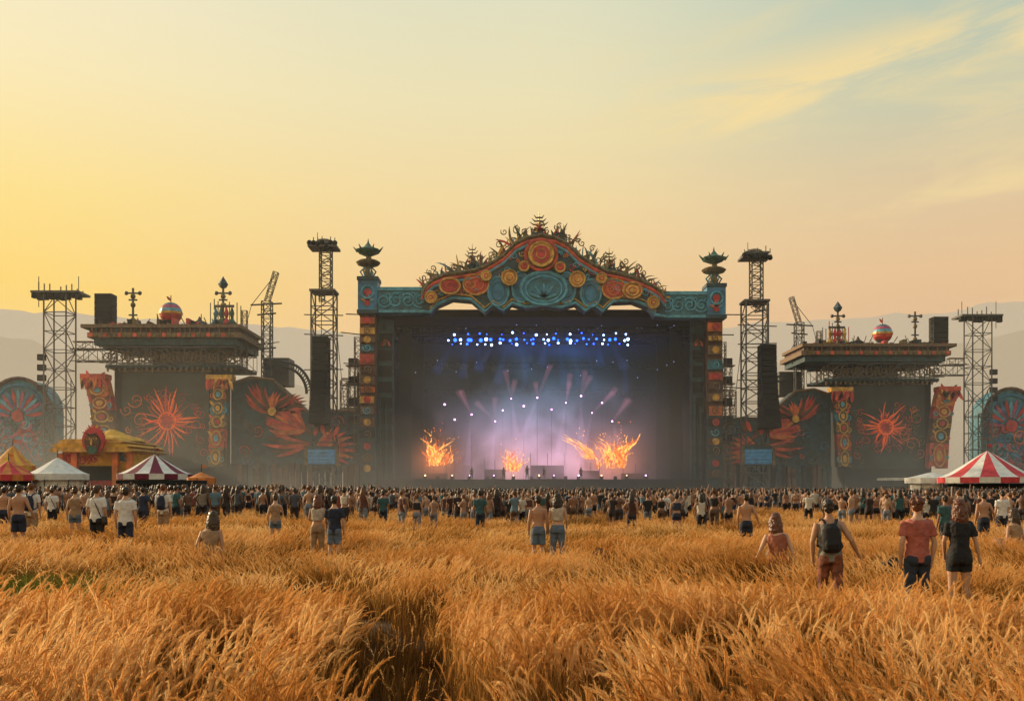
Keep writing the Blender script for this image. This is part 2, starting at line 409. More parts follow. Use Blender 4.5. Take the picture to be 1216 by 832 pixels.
    for px,base,tp in((437,332,283),(848,340,293)):
        x=X(px); z0=Z(base); H=Z(tp)-z0; cy=D0+0.2
        b.lathe(x,cy,[(.9,z0),(1.0,z0+H*.06),(.55,z0+H*.1),(.5,z0+H*.3),(1.5,z0+H*.36),(1.75,z0+H*.42),(1.3,z0+H*.47),(.5,z0+H*.5),(.45,z0+H*.56)],dgold)
        b.lathe(x,cy,[(.3,z0+H*.56),(1.6,z0+H*.66),(1.8,z0+H*.72),(.6,z0+H*.8),(.15,z0+H*.9),(.03,z0+H)],green,6)
        for k in range(6):
            a=k*math.pi/3
            b.tube([(x+.5*math.cos(a),cy+.5*math.sin(a),z0+H*.3),(x+1.1*math.cos(a),cy+1.1*math.sin(a),z0+H*.2),(x+.6*math.cos(a),cy+.6*math.sin(a),z0+H*.05)],.12,teal,5)
            b.tube([(x+1.5*math.cos(a),cy+1.5*math.sin(a),z0+H*.68),(x+2.1*math.cos(a),cy+2.1*math.sin(a),z0+H*.8)],[.2,.04],green,5)
    b.done('finials',e)
    b=B(); lamp=emis('lamp_blue_white',S(150,190,255),14); lampb=emis('lamp_blue',S(30,80,255),7); lamps=emis('lamp_small',S(120,140,200),1.6)
    for yy,dd in((396,6),(408,9),(438,16),(470,20)):
        D=D0+dd
        b.truss((PX(470,D),D,PZ(yy-4,D)),(PX(820,D),D,PZ(yy-4,D)),0.9,black,0.05)
    for yy,dd,n,a,c,r in((397,6,16,540,742,.12),(404,8,30,532,746,.17),(409,9,22,536,744,.12)):
        D=D0+dd
        for i in range(n):
            px=a+(c-a)*i/(n-1)+R(-3,3)
            mt=lamp if R(0,1)<.5 else lampb
            p=(PX(px,D),D-.6,PZ(yy+R(-1.5,1.5),D))
            b.ball(p,r*R(.6,1.6),mt,8)
            b.box(p[0]-.2,p[0]+.2,D-.45,D-.1,p[2]-.25,p[2]+.4,black)
    for i in range(30):
        D=D0+7; b.ball((PX(R(480,810),D),D-.5,PZ(R(386,392) if i%2 else R(425,450),D)),.07,lamps,6)
    b.done('lighting_rig',e)
    b=B(); D=D0+10; zf=Z(569)
    lm=emis('lamp_violet',S(240,170,255),7); lo=emis('lamp_warm',S(255,200,140),6)
    for a,c,h in((500,530,1.0),(575,600,1.6),(630,670,2.2),(690,712,1.4),(740,770,1.0)):
        b.box(PX(a,D),PX(c,D),D,D+3,zf,zf+h,black)
        for k in range(3): b.tube([(PX(a+(c-a)*k/2,D),D,zf+h),(PX(a+(c-a)*k/2,D),D,zf+h+R(1,2))],.06,black,4)
    for i in range(16):
        p=(PX(505+i*17+R(-7,7),D0+4),D0+4,zf+.5)
        b.box(p[0]-.25,p[0]+.25,p[1]-.2,p[1]+.2,zf,zf+.5,black)
        if i%3!=1: b.ball((p[0],p[1],p[2]+.12),R(.07,.13),lm if i%2 else lo,8)
    for px,py in((588,500),(597,487),(607,473),(622,482),(638,472),(655,486),(672,478),(690,470),(703,490),(715,478),(560,492),(727,500),(540,498),(528,480)):
        DD=D0+17; b.ball((PX(px,DD),DD,PZ(py,DD)),R(.1,.16),lm,8)
        b.tube([(PX(px,DD),DD+.3,PZ(py,DD)),(PX(px,DD),DD+.3,zf)],.06,black,4)
    b.done('stage_gear',e)
    return e
ms=main_stage()
def flame_mat(name,c0,c1,st):
    m,nt,out=new_mat(name)
    tcn=nt.nodes.new('ShaderNodeTexCoord'); n=nt.nodes.new('ShaderNodeTexNoise'); n.inputs['Scale'].default_value=1.3; n.inputs['Detail'].default_value=5; n.inputs['Distortion'].default_value=1.5
    nt.links.new(tcn.outputs['Object'],n.inputs['Vector'])
    r=nt.nodes.new('ShaderNodeValToRGB'); r.color_ramp.elements[0].position=.35; r.color_ramp.elements[0].color=c0
    r.color_ramp.elements[1].position=.65; r.color_ramp.elements[1].color=c1
    nt.links.new(n.outputs['Fac'],r.inputs['Fac'])
    e=nt.nodes.new('ShaderNodeEmission'); e.inputs['Strength'].default_value=st; nt.links.new(r.outputs[0],e.inputs['Color'])
    t=nt.nodes.new('ShaderNodeBsdfTransparent'); mx=nt.nodes.new('ShaderNodeMixShader')
    r2=nt.nodes.new('ShaderNodeValToRGB'); r2.color_ramp.elements[0].position=.42; r2.color_ramp.elements[1].position=.62; r2.color_ramp.elements[1].color=(.8,.8,.8,1)
    nt.links.new(n.outputs['Fac'],r2.inputs['Fac']); nt.links.new(r2.outputs[0],mx.inputs[0])
    nt.links.new(t.outputs[0],mx.inputs[1]); nt.links.new(e.outputs[0],mx.inputs[2]); nt.links.new(mx.outputs[0],out.inputs['Surface'])
    return m
fo=flame_mat('fire_outer',(.9,.05,.0,1),(1,.2,.02,1),1.2); fi=flame_mat('fire_inner',(1,.16,.01,1),(1,.5,.1,1),2.4)
def flame(px,py,H,W,lean,D=D0+6):
    b=B(); x0=PX(px,D); z0=PZ(py,D)
    for i in range(34):
        off=random.gauss(0,.33)*W; x=x0+off; h=H*R(.25,1)*math.exp(-(off/W)**2*1.2); y=D+R(-.8,.8)
        zs=z0+R(0,.25)*H*(i%3>0)
        ph=R(0,6); rad=[];pts=[]; ww=R(.08,.26)*(1.5 if i<8 else 1); curl=R(-.7,.7)
        for k in range(9):
            t=k/8
            pts.append((x+lean*h*t+curl*h*t*t+.16*math.sin(ph+t*7)*t*h+R(-.08,.08),y,zs+h*t)); rad.append(ww*H*.18*math.sin(math.pi*min(1,t*.8+.17))**1.2+.01)
        b.tube(pts,rad,fi if i%2 else fo,6)
    for i in range(34):
        c=(x0+random.gauss(0,.7)*W+lean*H*.5,D+R(-1,1),z0+R(.2,1.45)*H); q=R(.03,.09); b.ball(c,q,fi if i%2 else fo,5,(1,1,R(1,2)))
    b.done('flame',ms,True)
flame(514,553,4.4,1.3,.1); flame(524,553,3.0,2.2,.35); flame(606,560,3.4,.9,-.1); flame(612,560,2.2,1.0,.3)
flame(704,545,3.2,1.2,-1.0); flame(722,556,3.6,2.2,.1); flame(737,556,4.9,1.0,.05); flame(728,542,2.4,2.4,-.5)
# ---------------------------------------------------------------- volumes
def vol_box(name,x0,x1,y0,y1,z0,z1,build,parent=None,rate=2.0):
    m,nt,out=new_mat(name)
    build(nt,out)
    try: m.cycles.volume_step_rate=rate
    except Exception as ex: pass
    b=B(); b.box(x0,x1,y0,y1,z0,z1,m); return b.done(name,parent)
def vm(nt,op,a,b=None,c=None):
    n=nt.nodes.new('ShaderNodeMath'); n.operation=op
    for i,v in enumerate((a,b,c)):
        if v is None: continue
        if isinstance(v,(int,float)): n.inputs[i].default_value=v
        else: nt.links.new(v,n.inputs[i])
    return n.outputs[0]
def stagevol(nt,out):  # lamp and fire light on the smoke is put in as coloured emission
    g=nt.nodes.new('ShaderNodeNewGeometry'); sp=nt.nodes.new('ShaderNodeSeparateXYZ'); nt.links.new(g.outputs['Position'],sp.inputs[0])
    n=nt.nodes.new('ShaderNodeTexNoise'); n.inputs['Scale'].default_value=0.13; n.inputs['Detail'].default_value=5; n.inputs['Distortion'].default_value=.8
    nt.links.new(g.outputs['Position'],n.inputs['Vector'])
    nn=vm(nt,'MULTIPLY_ADD',n.outputs['Fac'],6.5,-2.6); nn=vm(nt,'MAXIMUM',nn,0.05)
    n2=vm(nt,'MULTIPLY_ADD',nn,.6,.3)
    def gauss(px,py,rx,rz,dd=12):
        cx,cz=PX(px,D0+dd),PZ(py,D0+dd)
        a=vm(nt,'DIVIDE',vm(nt,'SUBTRACT',sp.outputs['X'],cx),rx); c=vm(nt,'DIVIDE',vm(nt,'SUBTRACT',sp.outputs['Z'],cz),rz)
        q=vm(nt,'ADD',vm(nt,'MULTIPLY',a,a),vm(nt,'MULTIPLY',c,c)); return vm(nt,'EXPONENT',vm(nt,'MULTIPLY',q,-1))
    def colr(c,gv,nz_,k):
        v=nt.nodes.new('ShaderNodeVectorMath'); v.operation='SCALE'; v.inputs[0].default_value=c
        nt.links.new(vm(nt,'MULTIPLY',vm(nt,'MULTIPLY',gv,nz_),k),v.inputs['Scale']); return v.outputs[0]
    def addv(a,c):
        v=nt.nodes.new('ShaderNodeVectorMath'); v.operation='ADD'; nt.links.new(a,v.inputs[0]); nt.links.new(c,v.inputs[1]); return v.outputs[0]
    g3=gauss(640,556,21,8.5)
    terms=[colr((.95,.50,.62),gauss(642,560,9.5,5.2),n2,.060),
           colr((.75,.25,.40),gauss(645,528,12,6.5),nn,.022),
           colr((.07,.28,.46),gauss(642,498,10,6.0),nn,.036),
           colr((.010,.070,.085),gauss(640,452,15,9),n2,.013),
           colr((.06,.14,.7),gauss(640,406,13,.8,8),n2,.014),
           colr((.02,.09,.4),gauss(640,424,12,3.0,8),nn,.004),
           colr((.15,.16,.14),g3,nn,.016),
           colr((1,.25,.04),gauss(518,545,2.6,2.6,7),n2,.05),
           colr((1,.25,.04),gauss(725,545,3.8,3.0,7),n2,.05),
           colr((1,.35,.1),gauss(608,553,1.8,2.2,7),n2,.04)]
    em=terms[0]
    for t in terms[1:]: em=addv(em,t)
    e=nt.nodes.new('ShaderNodeEmission'); nt.links.new(em,e.inputs['Color']); e.inputs['Strength'].default_value=1
    sc=nt.nodes.new('ShaderNodeVolumeAbsorption'); sc.inputs['Color'].default_value=(.3,.3,.3,1); nt.links.new(vm(nt,'MULTIPLY',g3,.03),sc.inputs['Density'])
    ad=nt.nodes.new('ShaderNodeAddShader'); nt.links.new(e.outputs[0],ad.inputs[0]); nt.links.new(sc.outputs[0],ad.inputs[1])
    nt.links.new(ad.outputs[0],out.inputs['Volume'])
vol_box('stage_smoke_glow',PX(449,D0),PX(838,D0),D0+2.2,D0+23.5,PZ(568,D0),PZ(377,D0),stagevol,ms)
def mist(nt,out):
    g=nt.nodes.new('ShaderNodeNewGeometry'); sp=nt.nodes.new('ShaderNodeSeparateXYZ'); nt.links.new(g.outputs['Position'],sp.inputs[0])
    n=nt.nodes.new('ShaderNodeTexNoise'); n.inputs['Scale'].default_value=0.05; n.inputs['Detail'].default_value=4
    nt.links.new(g.outputs['Position'],n.inputs['Vector'])
    nn=vm(nt,'MAXIMUM',vm(nt,'MULTIPLY_ADD',n.outputs['Fac'],3.6,-1.0),.1)
    h=vm(nt,'MULTIPLY',vm(nt,'EXPONENT',vm(nt,'MULTIPLY',sp.outputs['Z'],-1/6.5)),nn)
    q=vm(nt,'DIVIDE',vm(nt,'SUBTRACT',sp.outputs['X'],4.0),24.0); q2=vm(nt,'DIVIDE',vm(nt,'SUBTRACT',sp.outputs['Y'],137.0),14.0)
    hz=vm(nt,'DIVIDE',sp.outputs['Z'],13.0)
    ex=vm(nt,'EXPONENT',vm(nt,'MULTIPLY',vm(nt,'ADD',vm(nt,'ADD',vm(nt,'POWER',q,4.0),vm(nt,'MULTIPLY',q2,q2)),vm(nt,'MULTIPLY',hz,hz)),-1))
    d=vm(nt,'MULTIPLY',vm(nt,'ADD',vm(nt,'ADD',h,.06),vm(nt,'MULTIPLY',vm(nt,'MULTIPLY',ex,nn),.5)),.0135)
    p=nt.nodes.new('ShaderNodeVolumeScatter'); p.inputs['Color'].default_value=(.9,.88,.85,1); p.inputs['Anisotropy'].default_value=.2
    nt.links.new(d,p.inputs['Density']); nt.links.new(p.outputs[0],out.inputs['Volume'])
vol_box('mist',-140,140,96,136.5,0.3,36,mist,None,3.0)
def beam(px,py,px2,py2,col,k,D=D0+15,r0=.12,r1=.7):  # visible shaft of light painted as a self-glowing cone volume
    nm='beam_'+str(col)
    if nm not in MATS:
        m,nt,out=new_mat('light_beam'); e=nt.nodes.new('ShaderNodeEmission'); e.inputs['Color'].default_value=col; e.inputs['Strength'].default_value=k
        nt.links.new(e.outputs[0],out.inputs['Volume']); MATS[nm]=m
    b=B(); b.tube([(PX(px,D),D,PZ(py,D)),(PX(px2,D-3),D-3,PZ(py2,D-3))],[r0,r1],MATS[nm],10); b.done('light_beam',ms,True)
for px,py in((588,500),(607,473),(638,472),(672,478),(690,470),(703,490),(560,492),(727,500)):
    for q in range(2): beam(px,py,px+R(-20,20)+(640-px)*-.25,py-R(18,40),(1,.35,.5,1),.10,r1=.5)
    beam(px,py,px+R(-18,18),py+R(45,65),(.9,.5,.9,1),.10,r1=.6)
for i in range(14):
    px=540+i*15.5; beam(px,406,px+(px-640)*.12+R(-12,12),406+R(25,60),(.12,.3,1,1),.03,D0+8,.1,R(.5,.9))
# ---------------------------------------------------------------- PA towers
def pa_tower(cx,top,arr_x,arr_t,arr_b,D=132.0):
    b=B(); X=lambda p:PX(p,D); Z=lambda p:PZ(p,D); w=(26)*D/F
    b.truss((X(cx),D,0),(X(cx),D,Z(top+68)),w,steel,.1,14)
    b.truss((X(cx+2),D,Z(top+68)),(X(cx+2),D,Z(top+14)),w*.5,steel,.08,7)
    for py,ww in((top+16,17),(top+12,14),(top+68,15)):
        b.box(X(cx-ww),X(cx+ww),D-1.6,D+1.6,Z(py),Z(py-2.5),steel)
    for k in range(7):
        xx=X(cx-15+k*5); b.tube([(xx,D-1.5,Z(top+12)),(xx,D-1.5,Z(top+12-R(3,9)))],.07,steel,4)
        b.ball((xx,D-1.5,Z(top+13+R(-2,4))),.35,black,6)
    b.ball((X(cx),D,Z(top+8)),1.0,dgold,8,(1.2,1,.5)); b.tube([(X(cx-8),D,Z(top+10)),(X(cx-8),D,Z(top-4))],.05,steel,4)
    for yy in(95,118,160): b.tube([(X(cx-22),D-1,Z(top+yy)),(X(cx+24),D-1,Z(top+yy+R(-2,2)))],.09,steel,4)
    b.truss((X(cx-2),D,Z(top+76)),(X(arr_x),D-2.5,Z(top+76)),.7,steel,.05)
    b.tube([(X(arr_x),D-2.5,Z(top+74)),(X(arr_x),D-2.5,Z(arr_t))],.06,steel,4)
    n=15; H=(arr_b-arr_t)/n
    for i in range(n):
        yo=-.012*i*i
        b.box(X(arr_x-9),X(arr_x+9),D-3.5+yo,D-1.5,Z(arr_t+(i+1)*H-.5),Z(arr_t+i*H),black)
        b.box(X(arr_x-8),X(arr_x+8),D-3.6+yo,D-3.55+yo,Z(arr_t+(i+1)*H-1.2),Z(arr_t+i*H+1),black)
    b.box(X(cx-20),X(cx+20),D-1.9,D-1.75,Z(553),Z(530),darkteal)
    b.box(X(cx-16),X(cx+16),D-2.05,D-1.95,Z(551),Z(534),bluelit)
    for k in range(4): b.box(X(cx-15),X(cx+15),D-2.12,D-2.06,Z(548.5-k*4),Z(547.6-k*4),lblue)
    for sg in(-1,1): b.box(X(cx+sg*18)-.18,X(cx+sg*18)+.18,D-2.1,D-1.9,Z(553),Z(530),dgold)
    for k in range(6): b.leaf(X(cx-14+5.6*k),Z(516+R(-3,3)),math.radians(90+R(-30,30)),14*D/F,5*D/F,D-1.8,ored if k%2 else brown)
    for sg in(-1,1):
        b.tube([(X(cx+sg*13),D,Z(top+95)),(X(cx+sg*30),D+4,0)],.05,steel,4)
    b.done('pa_tower')
pa_tower(385,280,386,404,506); pa_tower(896,292,905,413,511)
# ---------------------------------------------------------------- side stage
def side_stage(D,fx,fy,rx0,rx1):
    e=empty('side_stage'); s=D/F
    X=lambda p:PX(fx(p),D); Z=lambda p:PZ(fy(p),D)
    k=abs(fx(1)-fx(0))*s; sgn=1 if fx(1)>fx(0) else -1
    def BX(b,a,c,y0,y1,z0,z1,mt): b.box(min(X(a),X(c)),max(X(a),X(c)),y0,y1,z0,z1,mt)
    b=B()
    BX(b,rx0+9,rx1-4,D-3,D+9,Z(413),Z(405),darkteal)
    BX(b,rx0+3,rx1+2,D-3.5,D+9.5,Z(405),Z(399),rust)
    BX(b,rx0+2,rx1-4,D-2.5,D+9,Z(399),Z(393),brown)
    BX(b,rx0-6,rx1,D-3.2,D+9,Z(393),Z(389),rust)
    for i in range(30):
        px=rx0+4+(rx1-rx0-8)*(i+.5)/30
        b.disk(X(px),Z(402),.3,.3,D-3.5,dgold if i%3 else ored,.15)
        b.tube([(X(px),D-3.1,Z(399)),(X(px),D-3.1,Z(393))],.1,darkteal if i%2 else rust,4)
        if R(0,1)<.7: BX(b,px-2,px+R(1,3),D-2,D,Z(389),Z(389-R(2,9)),random.choice([brown,red,darkteal,dgold,black]))
    # open lattice band: uprights, filigree and truss with daylight behind
    BX(b,130,288,D-1.5,D+8,Z(415),Z(413),darkteal); BX(b,130,288,D-1.5,D+8,Z(438),Z(435),darkteal)
    BX(b,172,250,D+3,D+8,Z(436),Z(414),brown)
    for i in range(24):
        px=133+i*6.6
        b.spiral(X(px),Z(425),8.0*k,D-1.3,.12,dgold if i%2 else rust,1.5,i*1.4,1 if i%2 else -1)
        b.tube([(X(px+3.3),D-1.3,Z(414)),(X(px+3.3),D-1.3,Z(436))],.1,steel,4)
        b.leaf(X(px),Z(436),math.radians(-90),R(4,9)*k,3*k,D-1.4,rust if i%2 else dgold)
    b.truss((X(130),D-2.4,Z(425)),(X(288),D-2.4,Z(425)),2.2,steel,.06)
    b.truss((X(130),D+7,Z(425)),(X(288),D+7,Z(425)),2.2,steel,.06)
    BX(b,136,255,D,D+8,0,Z(438),black)
    BX(b,146,249,D-.35,D-.05,Z(556),Z(442),screenm)
    BX(b,143,252,D-.5,D-.36,Z(442),Z(439.5),dgold)
    cx,cy=X(200),Z(500)
    for q in range(44):
        a=q*2*math.pi/44+R(-.06,.06); b.leaf(cx+math.cos(a)*6*k,cy+math.sin(a)*6*k,a,R(12,38)*k,R(1.0,2.6)*k,D-.4,glowor if q%2 else ored,.06,R(-.5,.5))
    for q in range(30):
        a=R(0,6.28); rr=R(24,42)*k; b.spiral(cx+rr*math.cos(a),cy+rr*math.sin(a)*.9,R(.4,.9),D-.42,.06,random.choice([ored,brown,red,ored]),1.2,R(0,6))
    b.disk(cx,cy,6*k,6*k,D-.42,red,.08); b.ring(cx,cy,10*k,10*k,D-.5,.12,glowor)
    for q in range(12): b.spiral(X(160+R(-9,14)),Z(475+q*6),R(.5,1.3),D-.42,.1,dgold if q%2 else orange,1.3,R(0,6))
    for q in range(9): b.spiral(X(238+R(-6,5)),Z(482+q*8),R(.4,.8),D-.42,.08,ored if q%2 else dgold,1.3,R(0,6))
    b.done('stage_house',e)
    b=B()
    def col(pts,w,mats):
        n=len(pts)
        for i in range(n-1):
            (a,ya),(c,yc)=pts[i],pts[i+1]
            P=[(X(a-w),Z(ya)),(X(a+w),Z(ya)),(X(c+w),Z(yc)),(X(c-w),Z(yc))]
            if sgn<0: P=[P[1],P[0],P[3],P[2]]
            b.prism(P,D-2.2-.1*(i%2),D-.6,mats[i%len(mats)])
            mx=(a+c)/2; my=(ya+yc)/2
            b.ring(X(mx),Z(my),w*.6*k,abs(yc-ya)*.38*s,D-2.4,.13,gold); b.disk(X(mx),Z(my),w*.3*k,abs(yc-ya)*.2*s,D-2.35,[red,lblue,gold][i%3],.12)
            for sg in(-1,1):
                b.spiral(X(mx+sg*w*.8),Z(my+2),.45,D-2.35,.1,[gold,orange,lblue][i%3],1.3,R(0,6))
                b.leaf(X(mx+sg*w*.5),Z(my-3),math.radians(90-sg*sgn*R(20,50)),8*k,3*k,D-2.3,random.choice([ored,gold,brown]))
    col([(119,446),(122,458),(125,472),(128,488),(130,504),(132,522),(134,556)],13,[ored,orange,red,brown,brown])
    col([(266,448),(265,462),(265,478),(264,494),(263,510),(262,532),(262,554)],9,[red,brown,teal,dgold,ored,dgold])
    for cx,cy in((119,449),(266,450)):
        BX(b,cx-15,cx+15,D-2.6,D-.4,Z(cy+3),Z(cy-3),gold if cx>200 else ored)
        for q in range(8): b.leaf(X(cx-13+q*3.6),Z(cy+2),math.radians(-90+R(-35,35)),14*s,4*s,D-2.65,random.choice([orange,red,gold,ored]))
    b.done('carved_columns',e)
    b=B()
    b.truss((X(75),D-1,0),(X(75),D-1,Z(352)),26*k,steel,.09,11)
    BX(b,48,104,D-3,D+1,Z(352),Z(349.5),steel)
    for q in range(9):
        px=50+q*6.5; b.tube([(X(px),D-1,Z(350)),(X(px),D-1,Z(350-R(2,14)))],.09,steel,4)
        b.box(X(px)-.3,X(px)+.3,D-2.6,D-1.8,Z(358+R(-1,2)),Z(352),black)
    b.tube([(X(50),D-1,Z(366)),(X(50),D-1,Z(330))],.06,steel,4); b.tube([(X(97),D-1,Z(352)),(X(97),D-1,Z(330))],.06,steel,4)
    b.truss((X(86),D,Z(422)),(X(135),D,Z(422)),14*k,steel,.07)
    b.truss((X(88),D,Z(410)),(X(112),D,Z(410)),1.0,rust,.06)
    for sg in(-1,1): b.tube([(X(75+sg*13),D-1,Z(450)),(X(75+sg*24),D-4,0)],.07,steel,4)
    for q in range(4): b.box(X(58)-.5,X(58)+.5,D-2.5,D-1.8,Z(430+q*12),Z(423+q*12),black)
    b.done('truss_tower',e)
    b=B()
    for i in range(5): BX(b,119,139,D-2,D,Z(387-i*7.2),Z(387-(i+1)*7.2+.5),black)
    for cx,tp in((158,342),(265,330)):
        b.tube([(X(cx),D,Z(389)),(X(cx),D,Z(tp))],.16,steel,6)
        for yy,ww in((348,8),(356,5),(374,5)): b.tube([(X(cx-ww),D,Z(yy)),(X(cx+ww),D,Z(yy))],.13,steel,5)
        for yy in(352,362,380): b.ball((X(cx),D,Z(yy)),.38,dgold,8)
        for sg in(-1,1): b.ball((X(cx+sg*8),D,Z(348)),.3,steel,6)
    b.lathe(X(265),D,[(.02,Z(328)),(.75,Z(337)),(.5,Z(341)),(.1,Z(343))],darkteal,5)
    for q in range(9): b.tube([(X(250+q*4.5),D,Z(389)),(X(250+q*4.5),D,Z(368-R(0,14)))],.08,random.choice([red,green,steel,steel]),4)
    for q in range(4): b.lathe(X(256+q*6.5),D,[(.4,Z(389)),(.7,Z(384)),(.15,Z(378)),(.35,Z(372)),(.05,Z(364))],random.choice([red,green,gold,teal]),8)
    BX(b,255,278,D-.1,D+.1,Z(365),Z(362),steel)
    c=(X(203),D,Z(372)); r=13*s*abs(k/s)**.9
    for q in range(8):
        ph0=math.pi*q/8; ph1=math.pi*(q+1)/8
        b.lathe(c[0],c[1],[(r*math.sin(ph0+(ph1-ph0)*t/3),c[2]+r*math.cos(ph0+(ph1-ph0)*t/3)) for t in range(4)],[ored,teal,pink,lblue,ored,red,teal,brown][q],16)
    b.lathe(c[0],c[1],[(r*1.06,c[2]+.15),(r*1.06,c[2]-.15)],gold,16)
    b.tube([(c[0],D,c[2]+r),(c[0],D,c[2]+r+1.0)],.07,steel,4); b.leaf(c[0],c[2]+r+.2,math.radians(130),.9,.35,D,ored)
    b.lathe(c[0],c[1],[(.25,c[2]-r),(.7,Z(389))],steel,8)
    b.lathe(X(237),D,[(.5,Z(389)),(1.0,Z(384)),(.3,Z(380)),(.1,Z(376))],brown,8)
    for q in range(22):
        px=rx0+R(0,rx1-rx0); b.tube([(X(px),D+R(-1,4),Z(389)),(X(px+R(-1,1)),D+R(-1,4),Z(389-R(4,18)))],.07,steel,4)
    b.done('roof_ornaments',e)
    b=B()
    b.truss((X(309),D+4,0),(X(309),D+4,Z(352)),11*k,steel,.08,24)
    b.truss((X(309),D+4,Z(352)),(X(320),D+4,Z(316)),.7,steel,.05)
    for yy,w_ in((356,20),(368,12),(410,12)): b.tube([(X(309-w_),D+4,Z(yy)),(X(309+w_*.9),D+4,Z(yy-2))],.13,steel,5)
    b.tube([(X(290),D+4,Z(356)),(X(320),D+4,Z(318))],.06,steel,4); b.tube([(X(290),D+4,Z(356)),(X(278),D+4,Z(400))],.05,steel,4)
    b.truss((X(286),D+2,Z(440)),(X(286),D+2,Z(366)),.7,rust,.05)
    for q in range(3): b.tube([(X(292+q*9),D+5,Z(420)),(X(292+q*9),D+5,Z(392-q*6))],.08,steel,4)
    b.tube([(X(288),D+5,Z(404)),(X(322),D+5,Z(400))],.08,steel,4)
    b.done('lattice_mast',e)
    b=B()
    wall=[(272,560),(272,455),(296,447),(322,450),(344,470),(362,487),(430,487),(430,560)]
    P=[(X(a),Z(c)) for a,c in wall]
    if sgn<0: P=P[::-1]
    b.prism(P,D+1,D+5,darkteal)
    b.tube([(X(a),D+.9,Z(c)) for a,c in wall[1:-1]],.25,rust,6)
    yy=D+.9
    def fan(cx,cy,a0,a1,n,L,w,mt):
        for q in range(n):
            t=q/(n-1); a=math.radians(a0+(a1-a0)*t)
            if sgn<0: a=math.pi-a
            b.leaf(X(cx),Z(cy),a,L*(.75+.25*math.sin(math.pi*t))*k,w*k,yy-.06*(q%4),mt[q%len(mt)],.12,-.25*sgn)
    # outspread feathered wings, low and wide
    fan(322,490,8,60,9,44,5,[ored,red,ored,brown]); fan(322,490,172,120,9,44,5,[ored,red,ored,brown])
    fan(322,491,14,66,7,28,3.6,[orange,ored]); fan(322,491,166,114,7,28,3.6,[orange,ored])
    fan(322,488,70,110,5,26,4,[ored,orange]); fan(322,498,200,340,9,10,3,[orange,red])
    fan(362,510,125,205,9,52,6,[ored,orange,red]); fan(372,540,-10,70,9,52,6,[ored,red,orange]); fan(366,526,165,215,6,58,5,[brown,ored])
    b.disk(X(322),Z(488),5*k,5*k,yy-.3,gold,.15)
    for q in range(28): b.spiral(X(R(280,425)),Z(R(500,552)),R(.4,1.1),yy-.1,.08,random.choice([dgold,ored,teal,blue,brown]),1.4,R(0,6))
    for q in range(22):
        px=275+q*7
        BX(b,px,px+5,D-.5,D+.5,0,Z(556-R(0,6)),random.choice([black,darkteal,brown]))
    for rr in(36,30):
        b.tube([(X(322+rr*math.cos(t*.1)),D+7,Z(462-rr*1.1*math.sin(t*.1))) for t in range(0,17)],.22,steel,5)
    for t in range(1,15):
        a=t*.1; b.tube([(X(322+30*math.cos(a)),D+7,Z(462-33*math.sin(a))),(X(322+36*math.cos(a+.05)),D+7,Z(462-39.6*math.sin(a+.05)))],.1,steel,4)
    BX(b,296,328,D+8,D+12,Z(450),Z(416),steel)
    b.truss((X(400),D+4,Z(487)),(X(430),D+4,Z(487)),1.2,rust,.07); b.truss((X(403),D+4,Z(487)),(X(403),D+4,Z(448)),1.0,rust,.06); b.truss((X(424),D+4,Z(487)),(X(424),D+4,Z(440)),1.0,rust,.06)
    b.truss((X(400),D+4,Z(450)),(X(430),D+4,Z(450)),1.0,rust,.06)
    b.done('wing_wall',e)
side_stage(142.0,lambda p:p,lambda p:p,113,292)
side_stage(163.0,lambda p:1222-.857*p,lambda p:557-(557-p)*.87,118,322)
def facade(cx,top,rw,D):
    b=B(); s=D/F; X=lambda p:PX(p,D); Z=lambda p:PZ(p,D)
    poly=[(X(cx-rw),0)]+[(X(cx)+rw*s*math.cos(math.pi-math.pi*k/16),Z(top+38)+38*s*math.sin(math.pi*k/16)) for k in range(17)]+[(X(cx+rw),0)]
    b.prism(poly[::-1],D,D+5,teal)
    b.tube([(x,D-.1,z) for x,z in poly[1:-1]],.3,brown,6)
    b.ring(X(cx),Z(top+38),rw*.8*s,30*s,D-.1,.2,blue,24,0,180)
    for q in range(15):
        a=math.radians(12*q+6); b.leaf(X(cx)+10*s*math.cos(a),Z(top+45)+10*s*math.sin(a),a,22*s,5*s,D-.1,[red,blue,pink,lblue][q%4],.15)
    b.disk(X(cx),Z(top+45),7*s,7*s,D-.15,red,.2)
    for q in range(50): b.spiral(X(cx+R(-rw*.85,rw*.85)),Z(top+R(46,100)),R(.5,1.6),D-.12,R(.08,.16),random.choice([pink,blue,red,lblue,orange,darkteal]),1.4,R(0,6))
    for q in range(24): b.leaf(X(cx+R(-rw*.7,rw*.7)),Z(top+R(50,90)),R(0,6.28),R(8,20)*s,R(3,6)*s,D-.05,random.choice([pink,blue,red,blue,darkteal]),.15,R(-1,1))
    for sg in(-1,1): b.truss((X(cx+sg*rw),D,0),(X(cx+sg*rw),D,Z(top+30)),1.2,steel,.08)
    b.done('painted_facade')
facade(22,449,36,150); facade(1200,461,32,165)
